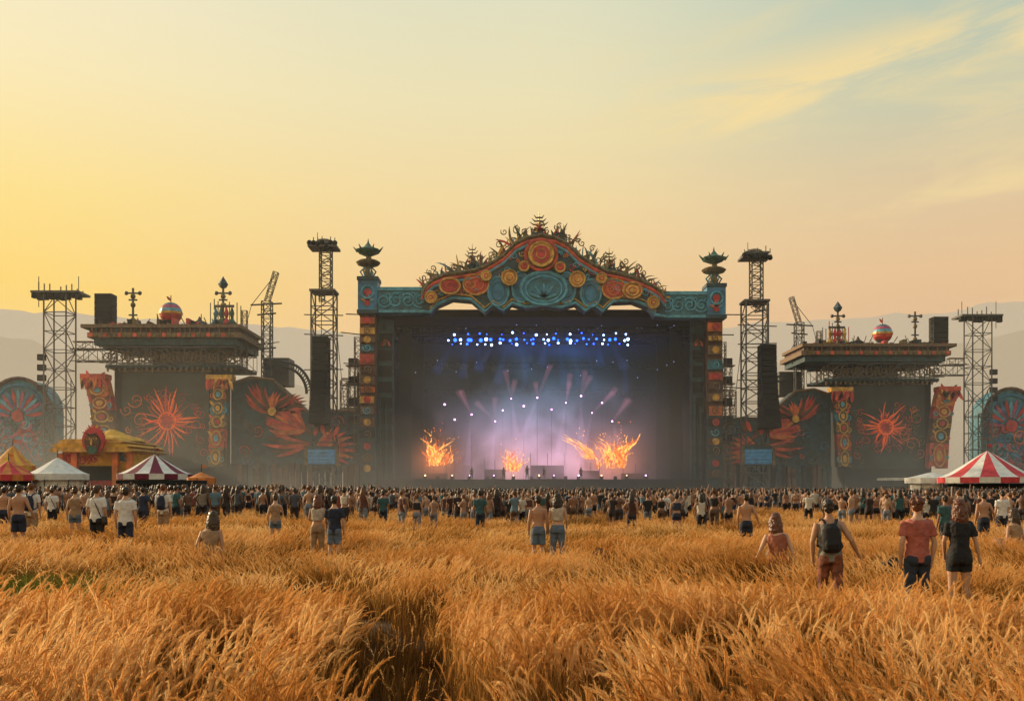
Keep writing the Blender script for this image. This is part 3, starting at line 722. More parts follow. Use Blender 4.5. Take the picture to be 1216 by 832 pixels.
# ---------------------------------------------------------------- tents
def striped_tent(cx,top,eave,rw,D,mats,n=16,name='striped_tent'):
    b=B(); s=D/F; X=PX(cx,D); zt=PZ(top,D); ze=PZ(eave,D); r=rw*s
    prof=[(r*(1-t)**.85 if t<1 else .02, ze+(zt-ze)*t**1.35) for t in [i/8 for i in range(9)]]
    b.lathe(X,D+r,prof,mats,n)
    b.lathe(X,D+r,[(r*1.0,ze-.55),(r*1.01,ze)],mats[::-1],n)
    for k in range(8):
        a=2*math.pi*k/8; b.tube([(X+r*.95*math.cos(a),D+r+r*.95*math.sin(a),0),(X+r*.95*math.cos(a),D+r+r*.95*math.sin(a),ze)],.06,steel,5)
    b.tube([(X,D+r,zt-.2),(X,D+r,zt+.7)],.05,steel,5); b.leaf(X,zt+.5,0,.5,.25,D+r,mats[0],.03)
    b.lathe(X,D+r,[(r*.8,0),(r*.8,ze-.6)],mats[0] if n==12 else black,12)
    b.done(name)
striped_tent(168,538,562,44,95,[burg,white])
striped_tent(52,542,562,36,90,[white,white],12,'white_tent')
striped_tent(1200,533,566,58,92,[redc,white])
striped_tent(2,528,552,26,100,[orc,yellow],16,'orange_tent'); striped_tent(-6,546,563,32,88,[orc,redc],16,'orange_tent')
striped_tent(234,560,567,17,88,[orc,orc],12,'orange_parasol'); striped_tent(1118,560,567,30,100,[white,white],12,'white_tent')
def pavilion():
    D=108.0; s=D/F; X=lambda p:PX(p,D); Z=lambda p:PZ(p,D); b=B()
    b.box(X(74),X(158),D,D+8,0,Z(533),yellow)
    for yy,a,c,mt in((537,64,167,gold),(532,69,162,yellow),(527,76,155,gold)):
        b.prism([(X(a),Z(yy-2)),(X(a+6),Z(yy)),(X(c-6),Z(yy)),(X(c),Z(yy-2)),(X(c-8),Z(yy-5)),(X(a+8),Z(yy-5))],D-1-.01*a,D+9,mt)
    b.lathe(X(116),D+4,[(40*s,Z(522)),(34*s,Z(518)),(20*s,Z(515)),(12*s,Z(511)),(2*s,Z(507))],yellow,14)
    b.disk(X(122),Z(524),13*s,15*s,D-2.1,redc,.4); b.disk(X(122),Z(526),9*s,10*s,D-2.5,brown,.3)
    b.disk(X(122),Z(535),6*s,5*s,D-2.6,green,.3)
    for sg in(-1,1):
        b.disk(X(122+sg*4),Z(522),2.2*s,1.5*s,D-2.8,gold,.1); b.disk(X(122+sg*4),Z(522),.8*s,1.0*s,D-2.9,black,.08)
        b.leaf(X(122+sg*1.5),Z(518),math.radians(90-sg*65),6*s,1.5*s,D-2.9,black,.08)
    b.leaf(X(122),Z(530),math.radians(90),8*s,2.5*s,D-2.85,gold,.2)
    b.ring(X(122),Z(529),5*s,3.5*s,D-2.8,.1,pink,12,200,340)
    for q in range(13): b.leaf(X(122),Z(518),math.radians(q*15),R(12,15)*s,3.4*s,D-2.05-.03*(q%3),[pink,gold,redc,orange][q%4])
    for q in range(8): b.spiral(X(78+q*5),Z(545),.5,D-.1,.08,redc,1.3,q)
    for q in range(4): b.spiral(X(140+q*4),Z(543),.5,D-.1,.08,teal,1.3,q)
    for px in(76,92,140,157): b.box(X(px)-.3,X(px)+.3,D-.9,D-.3,0,Z(533),orange)
    b.box(X(92),X(140),D-.2,D-.05,0,Z(556),red); b.box(X(94),X(138),D-.3,D-.21,Z(570),Z(553),black)
    b.done('yellow_pavilion')
pavilion()
def booth(a,c,top,D,mt):
    b=B(); X=lambda p:PX(p,D); z=PZ(top,D)
    b.box(X(a),X(c),D,D+4,0,z-1.0,black); b.box(X(a)-.3,X(c)+.3,D-.6,D+4.3,z-.3,z,mt)
    n=6
    for i in range(n+1):
        x=X(a)+(X(c)-X(a))*i/n; b.box(x-.06,x+.06,D-.1,D-.02,0,z-.3,steel)
    b.box(X(a),X(c),D-.5,D-.12,.95,1.05,rust)
    b.done('food_booth')
booth(145,232,570,86,black); booth(1060,1150,567,118,white); booth(20,84,566,104,redc)
# ---------------------------------------------------------------- people
def cloth(name,col,var=.18): return basic(name,col,.85,0,var,9.0,.25)
skinm=basic('skin_tan',(0.42,0.22,0.13),.55,0,.12,6,.05); skin2=basic('skin_brown',(0.27,0.13,0.075),.55,0,.12,6,.05); skin3=basic('skin_light',(0.5,0.29,0.19),.55,0,.1,6,.05)
hair_d=basic('hair_dark',(0.018,0.011,0.008),.45,0,.5,40,.6); hair_r=basic('hair_auburn',(0.12,0.035,0.014),.45,0,.5,40,.6); hair_b=basic('hair_brown',(0.05,0.026,0.014),.45,0,.5,40,.6)
def rnd_mat(name,cols,rough=.85):
    m,nt,out=new_mat(name); p=nt.nodes.new('ShaderNodeBsdfPrincipled'); p.inputs['Roughness'].default_value=rough
    o=nt.nodes.new('ShaderNodeObjectInfo'); r=nt.nodes.new('ShaderNodeValToRGB'); r.color_ramp.interpolation='CONSTANT'
    el=r.color_ramp.elements
    for i,c in enumerate(cols):
        if i==0: el[0].position=0; el[0].color=c+(1,)
        elif i==1: el[1].position=1/len(cols); el[1].color=c+(1,)
        else:
            e=el.new(i/len(cols)); e.color=c+(1,)
    nt.links.new(o.outputs['Random'],r.inputs['Fac']); nt.links.new(r.outputs[0],p.inputs['Base Color']); nt.links.new(p.outputs[0],out.inputs['Surface']); return m
ctop=rnd_mat('crowd_top',[(.42,.4,.36),(.05,.02,.015),(.02,.03,.06),(.2,.05,.04),(.015,.015,.018),(.1,.17,.22),(.25,.13,.08),(.5,.46,.4),(.03,.09,.1),(.02,.02,.025),(.3,.17,.11),(.1,.04,.03),(.07,.08,.1),(.22,.18,.14),(.03,.02,.02)])
cbot=rnd_mat('crowd_bottom',[(.02,.025,.05),(.1,.06,.04),(.015,.015,.02),(.16,.18,.22),(.04,.03,.03)])
cskin=rnd_mat('crowd_skin',[(.36,.19,.12),(.25,.12,.07),(.3,.15,.09),(.42,.25,.16),(.14,.07,.045)],.55)
chair=rnd_mat('crowd_hair',[(.02,.012,.009),(.07,.03,.015),(.018,.013,.01),(.12,.05,.02),(.03,.02,.015)],.5)
def loft(vs,fs,pts,rad,n=12):
    pts=[Vector(p) for p in pts]; m=len(pts); o=len(vs)
    for i,p in enumerate(pts):
        d=(pts[min(i+1,m-1)]-pts[max(i-1,0)]).normalized()
        xa=Vector((1,0,0)) if abs(d.x)<.85 else Vector((0,0,1))
        a=(xa-d*xa.dot(d)).normalized(); b=d.cross(a)
        r=rad[i]; ra,rb=(r if isinstance(r,tuple) else (r,r))
        for k in range(n):
            t=2*math.pi*k/n; vs.append(p+a*math.cos(t)*ra+b*math.sin(t)*rb)
    for i in range(m-1):
        for k in range(n):
            k2=(k+1)%n; fs.append((o+i*n+k,o+i*n+k2,o+(i+1)*n+k2,o+(i+1)*n+k))
    fs.append(tuple(o+k for k in range(n))[::-1]); fs.append(tuple(o+(m-1)*n+k for k in range(n)))
def ell(vs,fs,c,r,n=14,m=10):
    o=len(vs)
    for i in range(m+1):
        ph=.02+(math.pi-.04)*i/m
        for k in range(n):
            t=2*math.pi*k/n; vs.append(Vector((c[0]+r[0]*math.sin(ph)*math.cos(t),c[1]+r[1]*math.sin(ph)*math.sin(t),c[2]-r[2]*math.cos(ph))))
    for i in range(m):
        for k in range(n):
            k2=(k+1)%n; fs.append((o+i*n+k,o+i*n+k2,o+(i+1)*n+k2,o+(i+1)*n+k))
    fs.append(tuple(o+k for k in range(n))[::-1]); fs.append(tuple(o+m*n+k for k in range(n)))
wr_tex=bpy.data.textures.new('wrinkle','CLOUDS'); wr_tex.noise_scale=.09
hr_tex=bpy.data.textures.new('hairnoise','CLOUDS'); hr_tex.noise_scale=.035
def remesh(vs,fs,vox,mat,disp=None,smooth=3):
    me=bpy.data.meshes.new('tmp'); me.from_pydata([tuple(v) for v in vs],[],fs); me.update()
    ob=bpy.data.objects.new('tmp',me); scene.collection.objects.link(ob)
    md=ob.modifiers.new('r','REMESH'); md.mode='VOXEL'; md.voxel_size=vox; md.use_smooth_shade=True
    if smooth:
        s=ob.modifiers.new('s','SMOOTH'); s.iterations=smooth; s.factor=.5
    if disp:
        d=ob.modifiers.new('d','DISPLACE'); d.texture=disp[0]; d.strength=disp[1]; d.mid_level=.5
    dg=bpy.context.evaluated_depsgraph_get(); dg.update()
    r=bpy.data.meshes.new_from_object(ob.evaluated_get(dg))
    bpy.data.objects.remove(ob); bpy.data.meshes.remove(me)
    r.materials.clear(); r.materials.append(mat)
    return r
def join(name,meshes):
    V=[];Fc=[];MI=[];M=[]
    for me in meshes:
        o=len(V); V+=[tuple(v.co) for v in me.vertices]
        mt=me.materials[0]
        if mt not in M: M.append(mt)
        k=M.index(mt)
        for p in me.polygons: Fc.append(tuple(i+o for i in p.vertices)); MI.append(k)
    r=bpy.data.meshes.new(name); r.from_pydata(V,[],Fc)
    for m in M: r.materials.append(m)
    r.polygons.foreach_set('material_index',MI); r.polygons.foreach_set('use_smooth',[True]*len(Fc)); r.update()
    for me in meshes: bpy.data.meshes.remove(me)
    return r
def body(name,vox=.012,fem=False,skin=skinm,hair=hair_d,hairstyle='short',top=None,topkind='tee',bottom=None,botkind='pants',
         armL=((-.225,-.02,1.13),(-.22,.06,.89)),armR=((.225,-.02,1.13),(.22,.06,.89)),legs=((-.10,.01,.5),(-.11,-.03,.09),(.10,.01,.5),(.12,-.03,.09)),
         pack=None,seated=False,lean=0.0,turn=0.0,hands=True,bag=None):
    sh=.158 if fem else .182; hp=.162 if fem else .15; wa=.108 if fem else .132
    dz=-.68 if seated else 0
    def L(p):
        x,y,z=p; t=max(0,z-.92)
        return (x+lean*t,y+(.12*t if seated else 0),z+dz)
    tz=[(.86,hp*.92,.1),(.93,hp,.112),(1.02,(hp+wa)/2+.005,.103),(1.12,wa,.092),(1.24,wa+.018,.102),(1.34,sh-.025,.11),(1.41,sh-.02,.097),(1.45,sh-.06,.078),(1.485,.068,.06),(1.53,.05,.052),(1.60,.048,.05)]
    bv=[];bf=[]
    loft(bv,bf,[L((0,(-.01 if z_>1.3 else 0),z_)) for z_,_,_ in tz],[(a,b_) for _,a,b_ in tz],16)
    for sg in(-1,1): ell(bv,bf,L((sg*.08,-.05,.90)),(.085,.082,.10))
    for sg in(-1,1): ell(bv,bf,L((sg*.08,-.05,1.34)),(.065,.045,.09))
    if fem:
        for sg in(-1,1): ell(bv,bf,L((sg*.07,.085,1.27)),(.06,.06,.06))
    hc=Vector(L((0,.015,1.645)))
    ell(bv,bf,hc+Vector((0,0,.02)),(.072,.092,.096)); ell(bv,bf,hc+Vector((0,.03,-.045)),(.053,.06,.063))
    ct,st_=math.cos(turn),math.sin(turn)
    def hd(x,y,z): return (hc.x+x*ct-y*st_,hc.y+x*st_+y*ct,hc.z+z)
    loft(bv,bf,[hd(0,.085,.02),hd(0,.112,-.015),hd(0,.09,-.03)],[.01,.014,.01],8)
    ell(bv,bf,hd(0,.085,-.055),(.024,.014,.011))
    for sg in(-1,1): ell(bv,bf,hd(sg*.073,-.005,-.005),(.011,.018,.03))
    for sg,(el,wr) in((-1,armL),(1,armR)):
        S_=Vector(L((sg*(sh-.012),-.005,1.405))); E=Vector(L(el)); W=Vector(L(wr))
        k=.82 if fem else 1
        loft(bv,bf,[S_+Vector((-sg*.05,0,.01)),S_,S_.lerp(E,.35),S_.lerp(E,.7),E,E.lerp(W,.25),E.lerp(W,.6),W],[.05*k,.054*k,.049*k,.043*k,.037*k,.041*k,.034*k,.025*k],10)
        d=(W-E).normalized(); sx=Vector((0,1,0)); sx=(sx-d*sx.dot(d)).normalized()
        nx=Vector((-sg,0,0)); nx=(nx-d*nx.dot(d)).normalized()
        if hands:
            loft(bv,bf,[W-d*.01,W+d*.03,W+d*.085],[.024,.028,.026],8)
            for q,(o,ln_) in enumerate(((.028,.07),(.010,.08),(-.009,.075),(-.027,.058))):
                p0=W+d*.07+sx*o; p1=p0+d*ln_*.5; p2=p1+d*ln_*.4+nx*.018
                loft(bv,bf,[p0,p1,p2],[.0105,.0095,.008],6)
            p0=W+d*.025+sx*.02; loft(bv,bf,[p0,p0+d*.03+sx*.028,p0+d*.06+sx*.036],[.013,.011,.009],6)
    if seated: lg=((-.13,.36,1.12),(-.14,.52,.74),(.13,.38,1.08),(.16,.56,.74))
    else: lg=legs
    LG=[]
    for sg,(kn,an) in((-1,lg[0:2]),(1,lg[2:4])):
        Hh=Vector(L((sg*.083,0,.9))); K=Vector((kn[0],kn[1],kn[2]+dz)); A=Vector((an[0],an[1],an[2]+dz)); LG.append((Hh,K,A,sg))
        loft(bv,bf,[Hh,Hh.lerp(K,.25),Hh.lerp(K,.65),K,K.lerp(A,.3)+Vector((0,-.012,0)),K.lerp(A,.7),A],[.085,.083,.065,.053,.055,.04,.034],12)
        loft(bv,bf,[A+Vector((0,-.045,-.045)),A+Vector((0,.03,-.045)),A+Vector((sg*.02,.12,-.06)),A+Vector((sg*.03,.18,-.065))],[(.034,.04),(.042,.045),(.045,.03),(.03,.018)],10)
    parts=[remesh(bv,bf,vox,skin)]
    if top:
        v=[];f=[]; g=.014; lo=.86 if topkind!='crop' else 1.08
        t2=[t for t in tz if lo<=t[0]<=(1.46 if topkind=='tee' else 1.42)]
        loft(v,f,[L((0,-.008,z_)) for z_,_,_ in t2],[(a+g+(.008 if z_<1.3 else 0),b_+g+.01) for z_,a,b_ in t2],18)
        for sg in(-1,1): ell(v,f,L((sg*.08,-.05,1.34)),(.08,.056,.1))
        if lo<.9:
            for sg in(-1,1): ell(v,f,L((sg*.075,-.045,.93)),(.092,.092,.09))
        if fem:
            for sg in(-1,1): ell(v,f,L((sg*.07,.085,1.27)),(.07,.07,.07))
        if topkind=='tee':
            for sg,(el,wr) in((-1,armL),(1,armR)):
                S_=Vector(L((sg*(sh-.012),-.005,1.405))); E=Vector(L(el)); kk=.85 if fem else 1
                loft(v,f,[S_+Vector((-sg*.07,0,.015)),S_,S_.lerp(E,.35),S_.lerp(E,.66)],[.06,.069*kk,.066*kk,.064*kk],12)
        else:
            for sg in(-1,1): loft(v,f,[L((sg*.08,.05,1.40)),L((sg*.085,0,1.462)),L((sg*.08,-.06,1.42))],[(.022,.02)]*3,6)
        parts.append(remesh(v,f,max(vox,.009),top,(wr_tex,.035)))
    if bottom:
        v=[];f=[]
        loft(v,f,[L((0,0,.84)),L((0,0,.93)),L((0,0,1.02))],[(hp+.006,.114),(hp+.01,.125),(hp-.012,.115)],16)
        for sg in(-1,1): ell(v,f,L((sg*.08,-.05,.9)),(.095,.094,.11))
        for Hh,K,A,sg in LG:
            if botkind=='pants': loft(v,f,[Hh,Hh.lerp(K,.3),Hh.lerp(K,.7),K,K.lerp(A,.4),K.lerp(A,.93)],[.098,.095,.08,.07,.064,.058],12)
            elif botkind=='shorts': loft(v,f,[Hh,Hh.lerp(K,.3),Hh.lerp(K,.82)],[.1,.098,.093],12)
            else: loft(v,f,[Hh,Hh.lerp(K,.3),Hh.lerp(K,.45)],[.098,.094,.092],12)
        parts.append(remesh(v,f,max(vox,.009),bottom,(wr_tex,.025)))
    if hair:
        v=[];f=[]
        ell(v,f,hd(0,-.018,.038),(.084,.097,.094)); ell(v,f,hd(0,-.05,-.01),(.07,.06,.082))
        if hairstyle=='long':
            for q in range(15):
                a=math.radians(180+(q-7)*17)
                x0_,y0_=.07*math.sin(a)*-1,.08*math.cos(a)
                LL=R(.26,.36)
                loft(v,f,[hd(x0_*.8,y0_*.8-.01,.05),hd(x0_*1.15,y0_*1.1-.02,-.06),hd(x0_*1.25+R(-.01,.01),y0_*1.0-.04,-.16),hd(x0_*1.15+R(-.02,.02),y0_*.8-.06,-LL)],[.03,.032,.028,.008],7)
        if hairstyle=='bun': ell(v,f,hd(0,-.06,.13),(.045,.045,.045))
        if hairstyle=='curly':
            for q in range(40):
                a=R(0,6.28); b_=R(-.3,1.4); ell(v,f,hd(.08*math.cos(a)*math.cos(b_),-.03+.08*math.sin(a)*math.cos(b_),.035+.09*math.sin(b_)),(.028,.028,.028),8,6)
        parts.append(remesh(v,f,max(.007,vox*.8),hair,(hr_tex,.03),1))
    if vox<.013:
        for sg in(-1,1):
            v=[];f=[]; ell(v,f,hd(sg*.028,.08,.02),(.012,.01,.009),8,6); parts.append(remesh(v,f,.004,hair_d))
    if pack:
        v=[];f=[]
        loft(v,f,[L((0,-.17,1.0)),L((0,-.18,1.04)),L((0,-.19,1.2)),L((0,-.18,1.34)),L((0,-.15,1.41))],[(.10,.05),(.135,.075),(.14,.08),(.12,.068),(.075,.04)],14)
        loft(v,f,[L((0,-.245,1.05)),L((0,-.26,1.12)),L((0,-.245,1.2))],[(.085,.03),(.1,.04),(.085,.02)],12)
        for sg in(-1,1):
            loft(v,f,[L((sg*.07,-.14,1.42)),L((sg*.1,-.08,1.475)),L((sg*.11,.03,1.475)),L((sg*.12,.13,1.38)),L((sg*.14,.12,1.2)),L((sg*.17,-.02,1.08)),L((sg*.12,-.14,1.04))],[(.03,.012)]*7,8)
        parts.append(remesh(v,f,.011,pack,(wr_tex,.015)))
    if bag:
        v=[];f=[]; loft(v,f,[L((bag[0],-.02,.78)),L((bag[0],-.02,.86)),L((bag[0],-.02,1.0))],[(.09,.05),(.12,.06),(.1,.04)],12)
        loft(v,f,[L((bag[0],-.1,.98)),L((bag[0]*.4,-.15,1.25)),L((-bag[0]*.35,-.1,1.46)),L((-bag[0]*.35,.03,1.47))],[(.02,.01)]*4,6)
        parts.append(remesh(v,f,.012,hair_d))
    return join(name,parts)
PEOPLE=[]
def place(me,name,px,D,rot=0,sc=1.0,parent=None):
    ob=bpy.data.objects.new(name,me); scene.collection.objects.link(ob)
    x=PX(px,D); ob.location=(x,D,gz(x,D)); ob.rotation_euler=(0,0,rot); ob.scale=(sc,sc,sc)
    PEOPLE.append((x,D))
    return ob
pinkT=cloth('tee_dusty_pink',(.36,.1,.075)); blackC=cloth('black_cotton',(.012,.012,.015)); jeans=cloth('dark_denim',(.02,.03,.055)); greyT=cloth('grey_tank',(.2,.19,.18)); pattern=cloth('rust_shorts',(.2,.065,.035),.6)
whiteT=cloth('white_tee',(.62,.6,.58),.08); navy=cloth('navy_cloth',(.016,.022,.045)); denim=cloth('light_denim',(.1,.14,.2)); cream=cloth('cream_cloth',(.45,.39,.32)); tealT=cloth('teal_tee',(.03,.09,.1)); tan=cloth('tan_cloth',(.3,.19,.11)); rustT=cloth('rust_tee',(.28,.09,.05))
st=((-.10,.08,.5),(-.11,.02,.09),(.10,-.06,.52),(.12,-.18,.12))
place(body('man_with_backpack',.008,skin=skinm,hair=hair_d,hairstyle='short',top=greyT,topkind='tank',bottom=pattern,botkind='pants',pack=blackC,lean=-.04,
   armL=((-.25,-.02,1.14),(-.24,.05,.90)),armR=((.29,-.10,1.17),(.39,.02,.98)),legs=st),'man_with_backpack',986,14.6,-.15,1.0)
place(body('man_in_pink_tee',.008,skin=skin3,hair=hair_r,hairstyle='curly',top=pinkT,bottom=jeans,turn=-.3,armL=((-.23,-.03,1.13),(-.21,.05,.88)),armR=((.235,-.03,1.13),(.22,.02,.88))),'man_in_pink_tee',1089,14.2,.05,1.02)
place(body('woman_in_black',.008,fem=True,skin=skin3,hair=hair_r,hairstyle='long',top=blackC,bottom=blackC,botkind='mini',turn=.25,armL=((-.205,.02,1.15),(-.16,.14,.95)),armR=((.225,-.03,1.14),(.28,.0,.92))),'woman_in_black',1139,14.4,-.1,1.0)
place(body('shirtless_man',.010,skin=skinm,hair=hair_d,hairstyle='short',top=None,topkind='none',bottom=denim,botkind='shorts'),'shirtless_man',639,24,.1,.99)
place(body('woman_long_hair',.010,fem=True,skin=skin3,hair=hair_d,hairstyle='long',top=cream,topkind='crop',bottom=denim,armR=((.21,.02,1.14),(.20,.15,1.0))),'woman_with_long_hair',662,24,-.15,1.02)
mA=body('pA',.013,skin=skin3,top=whiteT,bottom=navy,botkind='shorts',legs=st,hair=hair_d)
mB=body('pB',.013,skin=skinm,top=whiteT,bottom=blackC,botkind='shorts',hair=hair_b,bag=(.17,),armL=((-.25,.0,1.15),(-.28,.12,.97)))
mC=body('pC',.013,skin=skinm,top=None,topkind='none',bottom=navy,botkind='shorts',hair=hair_d,armR=((.27,-.05,1.17),(.34,.05,.98)))
mD=body('pD',.013,skin=skin3,top=navy,bottom=denim,botkind='shorts',hair=hair_d,armL=((-.23,.03,1.14),(-.16,.18,1.05)))
mE=body('pE',.013,fem=True,skin=skinm,top=cream,topkind='crop',bottom=tan,hair=hair_r,hairstyle='long',armL=((-.21,.06,1.16),(-.14,.22,1.1)))
mF=body('pF',.013,fem=True,skin=skin3,top=tan,topkind='tank',bottom=denim,botkind='mini',hair=hair_b,hairstyle='bun',armR=((.22,.08,1.2),(.12,.2,1.3)))
mG=body('pG',.013,skin=skin2,top=tealT,bottom=jeans,hair=hair_d)
mH=body('pH',.013,skin=skin3,top=whiteT,bottom=tan,botkind='shorts',hair=hair_r,pack=navy)
mI=body('pI',.013,fem=True,skin=skin3,seated=True,top=rustT,topkind='tank',bottom=tan,botkind='shorts',hair=hair_r,hairstyle='long',lean=-.1,turn=.6,armL=((-.30,-.05,1.12),(-.40,.0,.92)))
mJ=body('pJ',.013,fem=True,skin=skinm,seated=True,top=tan,topkind='tank',bottom=denim,botkind='shorts',hair=hair_b,hairstyle='long',lean=.1)
for me,nm,px,D,rot,sc in((mA,'man_in_white_tee',149,23.5,.2,1.0),(mB,'man_in_white_tee',115,25,-.1,1.02),(mC,'shirtless_man',22,26,.2,1.03),(mH,'man_in_white_tee',37,29,.1,1.05),(mF,'woman_in_tank_top',89,29,.3,.98),
    (mH,'man_with_backpack',194,31,-.1,1.03),(mE,'woman_with_long_hair',377,24.5,.1,.99),(mD,'man_in_navy_tee',397,24,0,.98),(mF,'woman_in_tank_top',327,29,.2,.95),(mG,'man_in_teal_tee',570,37,0,1.02),
    (mC,'shirtless_man',886,28,-.1,1.0),(mG,'man_in_teal_tee',1122,28,.3,.98),(mC,'shirtless_man',1168,31,0,1.02),(mA,'man_in_white_tee',1190,34,.1,1.05),(mE,'woman_with_long_hair',725,44,.1,1.0),
    (mJ,'seated_woman',247,21.5,.15,1.25),(mI,'seated_woman',926,20.5,-.2,1.3),(mJ,'seated_woman',1205,26,.4,1.3),(mC,'shirtless_man',5,33,0,1.0),(mB,'man_in_white_tee',62,38,0,1.0),(mG,'man_in_teal_tee',455,42,0,1.0),(mB,'man_in_white_tee',790,46,0,1.0)):
    place(me,nm,px,D,rot,sc)
def bag(px,D,z):
    v=[];f=[]; loft(v,f,[(-.28,0,0),(-.18,0,.05),(0,0,.08),(.18,0,.03),(.3,0,-.05)],[(.03,.03),(.12,.1),(.15,.12),(.11,.09),(.02,.02)],10)
    loft(v,f,[(-.12,0,.13),(-.05,0,.25),(.08,0,.24),(.12,0,.1)],[.014]*4,6)
    me=remesh(v,f,.014,blackC,(wr_tex,.05)); place(me,'backpack_on_grass',px,D,.3,1.0).location.z+=z
bag(711,23,.3); bag(1060,18,.42)
CV=[]
def arm_up(sg): return ((sg*.28,.06,1.55),(sg*.22,.1,1.83))
for i in range(10):
    kw=dict(vox=.024,skin=cskin,hair=chair,hands=True,fem=(i%2==1),bottom=cbot,botkind=['pants','shorts','mini'][i%3],hairstyle=['short','long','curly','bun','short'][i%5])
    if i in(2,7): kw.update(top=None,topkind='none')
    else: kw.update(top=ctop,topkind=['tee','tank','tee','crop','tee'][i%5])
    if i in(3,): kw['armL']=arm_up(-1)
    elif i==8: kw['armR']=arm_up(1)
    elif i==5: kw['armL']=((-.22,.1,1.2),(-.1,.2,1.35)); kw['armR']=((.22,.1,1.2),(.1,.2,1.35))
    elif i==6: kw['armL']=((-.31,-.02,1.22),(-.2,.02,1.0))
    kw['legs']=st if i%2 else ((-.12,.0,.5),(-.16,-.03,.09),(.12,.0,.5),(.16,-.03,.09))
    CV.append(body('crowd_person_%d'%i,**kw))
crowd=empty('crowd')
def cadd(x,y):
    me=CV[random.randrange(10)]
    ob=bpy.data.objects.new('person',me); scene.collection.objects.link(ob); ob.parent=crowd
    s=R(.92,1.07); ob.location=(x,y,gz(x,y)); ob.rotation_euler=(0,0,R(-.6,.6) if R(0,1)<.8 else R(0,6.3)); ob.scale=(s*R(.95,1.1),s*R(.95,1.1),s)
random.seed(21)
for i in range(3000):
    t=R(0,1); y=54+(134-54)*t**.9
    x=R(-1,1)*.58*y
    if y<66 and R(0,1)<.25: continue
    cadd(x,y)
for i in range(420):
    y=R(36,58); x=R(-.56,.56)*y
    if noise.noise(Vector((x*.12,y*.12,5)))>-.14*(y-40)/10:
        cadd(x,y)
        if R(0,1)<.4: cadd(x+R(.5,.8),y+R(-.3,.3))
for px,sc in((626,1.15),(560,1.0),(598,1.0),(690,1.0),(646,1.0)):
    ob=bpy.data.objects.new('performer',CV[random.choice([3,8,5,6])]); scene.collection.objects.link(ob); ob.parent=ms
    ob.location=(PX(px,D0+1.6),D0+1.6+R(0,.3),PZ(569,D0)); ob.rotation_euler=(0,0,math.pi+R(-.5,.5)); ob.scale=(sc,)*3
# ---------------------------------------------------------------- grass
def grass_mat(name,c0,c1,c2,trans=.35):
    m,nt,out=new_mat(name)
    g=nt.nodes.new('ShaderNodeNewGeometry'); n=nt.nodes.new('ShaderNodeTexNoise'); n.inputs['Scale'].default_value=.4; n.inputs['Detail'].default_value=4
    nt.links.new(g.outputs['Position'],n.inputs['Vector'])
    o=nt.nodes.new('ShaderNodeObjectInfo')
    a=nt.nodes.new('ShaderNodeMath'); a.operation='MULTIPLY_ADD'; a.inputs[1].default_value=.6; nt.links.new(o.outputs['Random'],a.inputs[0])
    b2=nt.nodes.new('ShaderNodeMath'); b2.operation='MULTIPLY_ADD'; b2.inputs[1].default_value=2.0; b2.inputs[2].default_value=-.78; nt.links.new(n.outputs['Fac'],b2.inputs[0]); nt.links.new(b2.outputs[0],a.inputs[2])
    r=nt.nodes.new('ShaderNodeValToRGB'); r.color_ramp.elements[0].position=.1; r.color_ramp.elements[0].color=c0+(1,); r.color_ramp.elements[1].position=.9; r.color_ramp.elements[1].color=c2+(1,)
    e=r.color_ramp.elements.new(.5); e.color=c1+(1,)
    nt.links.new(a.outputs[0],r.inputs['Fac'])
    d=nt.nodes.new('ShaderNodeBsdfDiffuse'); t=nt.nodes.new('ShaderNodeBsdfTranslucent'); mx=nt.nodes.new('ShaderNodeMixShader'); mx.inputs[0].default_value=trans
    nt.links.new(r.outputs[0],d.inputs[0]); nt.links.new(r.outputs[0],t.inputs[0]); nt.links.new(d.outputs[0],mx.inputs[1]); nt.links.new(t.outputs[0],mx.inputs[2]); nt.links.new(mx.outputs[0],out.inputs['Surface']); return m
plume=grass_mat('grass_plume',(.55,.25,.06),(.82,.46,.15),(.92,.66,.32),.5)
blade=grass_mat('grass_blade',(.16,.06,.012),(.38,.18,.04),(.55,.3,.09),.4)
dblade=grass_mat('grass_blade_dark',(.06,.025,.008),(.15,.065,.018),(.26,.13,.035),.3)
gblade=grass_mat('grass_blade_green',(.04,.06,.012),(.09,.11,.02),(.2,.17,.04),.35)
def ribbon(b,pts,w0,w1,mt,az=None):
    pts=[Vector(p) for p in pts]; m=len(pts); vs=[];fs=[]
    az=R(0,6.28) if az is None else az
    sd_=Vector((math.cos(az),math.sin(az),0))
    for i,p in enumerate(pts):
        w_=w0+(w1-w0)*i/(m-1); vs.append(p-sd_*w_/2); vs.append(p+sd_*w_/2)
    for i in range(m-1): fs.append((2*i,2*i+1,2*i+3,2*i+2))
    b.add(vs,fs,mt)
